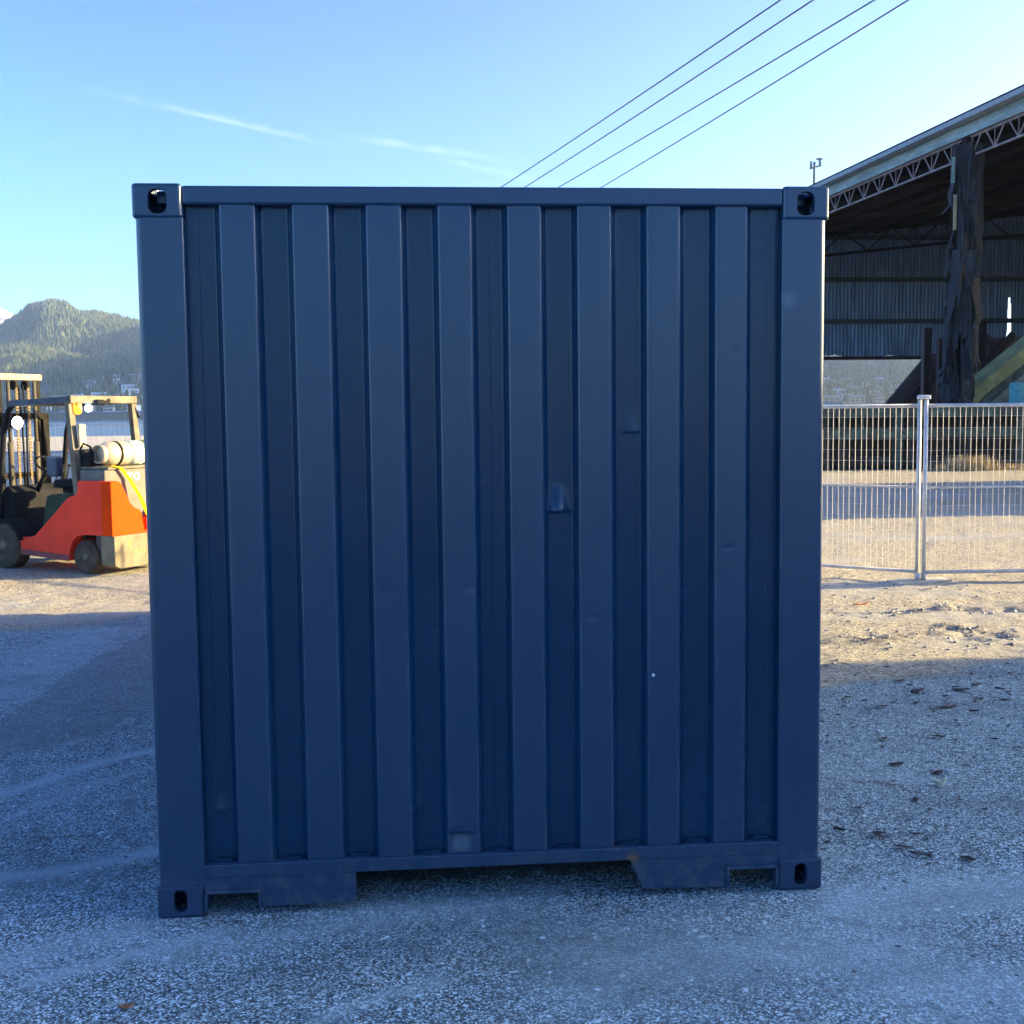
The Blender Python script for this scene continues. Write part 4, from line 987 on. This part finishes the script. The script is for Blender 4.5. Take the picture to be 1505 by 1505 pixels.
# ------------------------------------------------------------------ wire fence far behind the forklift
FG = mat('far fence steel', (.42, .45, .48), .5, metal=.4)
YF = 62
def far_fence(x0, x1, Y, h, label, rails, step):
    r = thing('chain_link_fence', label, 'fence', ((x0+x1)/2, Y, 0), group='far yard fences'); xm = (x0+x1)/2
    for k in range(int((x1-x0)/step)+1): MB().tube([(x0+k*step-xm, 0, -.1), (x0+k*step-xm, 0, h)], .05, 8).build('post', FG, r)
    for z in rails: MB().tube([(x0-xm, 0, z), (x1-xm, 0, z)], .03, 6).build('rail', FG, r)
    q = MB(); nn = int((x1-x0)/.30)
    for k in range(nn): q.tube([(x0+k*.30-xm, .05, .05), (x0+k*.30-xm, .05, h-.05)], .004, 4, cap=False)
    q.build('mesh', FG, r)
far_fence(-34, 2, 62, 1.35, 'long low wire fence along the waterfront behind the forklift', (1.32,), 3.4)
far_fence(-22, -10, 46, 2.05, 'tall grey pipe gate fence behind the forklift', (2.02, 1.62, .3), 3.1)

# ------------------------------------------------------------------ leaves, clods and stones lying in the yard
def leaf(name, label, px, py, size, c, curl=.3, rz=0., asp=.55, grp=None):
    p = gnd(px, py); gx_, gy_ = np.meshgrid(p.x+np.linspace(-.06, .06, 5), p.y+np.linspace(-.06, .06, 5)); z = float(gz(gx_, gy_).max())
    n = 9; VV = []; FF = []
    for i in range(n):
        u = i/(n-1)*2-1; wv = max(.02, (1-abs(u)**2.2))*asp*(1+.18*math.sin(i*2.7))
        for j in range(5):
            v = j/4*2-1; VV.append((u*size/2, v*wv*size/2, size*curl*(abs(v)**1.5*.5+u*u*.35)*(1+.2*math.sin(i*1.3+j))+.004))
    for i in range(n-1):
        for j in range(4): k = i*5+j; FF.append((k, k+5, k+6, k+1))
    o = mesh_np(name, VV, FF, mat('leaf %d %d' % (px, py), c, .7, var=.3, scale=30)); o.location = (p.x, p.y, z+.002); o.rotation_euler.z = rz
    md = o.modifiers.new('s', 'SOLIDIFY'); md.thickness = .0015
    return tag(o, label, 'leaf', grp)
G_ = 'fallen leaves on the yard'
leaf('fallen_leaf', 'pale beige leaf lying on the asphalt right of the container', 1381, 1155,   .062, (.85, .76, .55), .55, .1, .85, G_)
leaf('fallen_leaf', 'curled grey brown leaf nearest the lower container corner on the right', 1354, 1257, .085, (.13, .12, .12), .22, -.35, .35, G_)
leaf('fallen_leaf', 'rusty orange leaf on the sunlit ground before the fence foot', 1265, 891, .15, (.50, .17, .04), .12, .05, .45, G_)
leaf('fallen_leaf', 'small orange brown leaf near the bottom edge on the left', 186, 1485, .042, (.30, .13, .07), .35, .2, .6, G_)
leaf('fallen_leaf', 'dark brown leaf in the shade right of the container', 1412, 1015, .11, (.05, .03, .025), .08, -.1, .4, G_)
leaf('fallen_leaf', 'tiny white scrap on asphalt beside the container post', 1293, 1079, .04, (.9, .9, .88), .5, .1, .6, G_)
leaf('fallen_leaf', 'second white scrap lying lower beside the pale beige leaf', 1395, 1137, .045, (.85, .85, .85), .5, -.1, .4, G_)
leaf('fallen_leaf', 'dark purple brown leaf litter clump nearest the sunlit edge', 1350, 1016, .08, (.05, .04, .04), .12, .3, .6, G_)
leaf('fallen_leaf', 'reddish brown leaf litter lower in the right hand shade', 1395, 1040, .11, (.12, .07, .06), .06, .15, .5, G_)
VV = []; FF = []
for k in range(240):
    px_ = random.uniform(1205, 1560); py_ = 975+abs(random.gauss(0, 55)) if random.random() < .7 else random.uniform(980, 1280)
    p = gnd(px_, py_); sz_ = random.uniform(.012, .05)*(1 if random.random() < .25 else .5); a = random.gauss(0, .5); z = float(gz(np.array([p.x]), np.array([p.y]))[0])+.006
    k0 = len(VV); n_ = 6
    for i in range(n_): t = i/n_*2*math.pi; u, v = math.cos(t)*sz_*random.uniform(.7, 1.2), math.sin(t)*sz_*random.uniform(.25, .5); VV.append((p.x+u*math.cos(a)-v*math.sin(a), p.y+u*math.sin(a)+v*math.cos(a), z+random.uniform(0, .3)*sz_))
    VV.append((p.x, p.y, z+sz_*.3)); FF += [(k0+i, k0+(i+1) % n_, k0+n_) for i in range(n_)]
tag(mesh_np('leaf_litter', VV, FF, mat('dark litter', (.045, .036, .032), .9, var=.5, scale=20), smooth=False), kind='stuff')
# scattered gravel: loose stones nobody could count
VV = []; FF = []
ico = bmesh.new(); bmesh.ops.create_icosphere(ico, subdivisions=1, radius=1); iv = [v.co.copy() for v in ico.verts]; iF = [[v.index for v in f.verts] for f in ico.faces]; ico.free()
def stone(x, y, r):
    z = float(gz(np.array([x]), np.array([y]))[0]); k = len(VV); a = random.random()*6.28; sx, sy, sz = r*random.uniform(.7, 1.3), r*random.uniform(.7, 1.2), r*random.uniform(.45, .8)
    for v in iv:
        j = random.uniform(.8, 1.2); X, Y = v.x*sx*j, v.y*sy*j
        VV.append((x+X*math.cos(a)-Y*math.sin(a), y+X*math.sin(a)+Y*math.cos(a), z+v.z*sz*j+sz*.4))
    FF.extend([[i+k for i in f] for f in iF])
def free(x, y): return not (-1.3 < x < 1.3 and -.05 < y < CL+.1)
n = 0
while n < 2600:
    u = random.random()
    if u < .40: x, y, r = random.uniform(-3.2, 3.6), random.uniform(-1.6, 1.5), random.uniform(.0025, .006)
    elif u < .62: x, y, r = random.uniform(1.3, 6.5), random.uniform(0, 4), random.uniform(.003, .009)
    elif u < .80: x, y, r = random.uniform(-5, -1.3), random.uniform(0, 6.5), random.uniform(.003, .009)
    else: x, y, r = random.uniform(1.5, 9), random.uniform(3.6, 8), random.uniform(.006, .018)
    if free(x, y): stone(x, y, r); n += 1
for pts, wd, h in RUTS:
    for k in range(45):
        (xa, ya), (xb, yb_) = random.choice(list(zip(pts, pts[1:]))); t = random.random()
        stone(xa+(xb-xa)*t+random.gauss(0, wd*.7), ya+(yb_-ya)*t+random.gauss(0, wd*.7), random.uniform(.005, .018))
MI = [random.choice((0, 0, 0, 1, 2, 2)) for _ in range(len(FF)//20) for __ in range(20)]
tag(mesh_np('gravel', VV, FF, [mat('stone grey', (.30, .29, .28), .8), mat('stone dark', (.10, .10, .10), .8), mat('stone pale', (.58, .57, .54), .8)], smooth=False, mi=MI), kind='stuff')
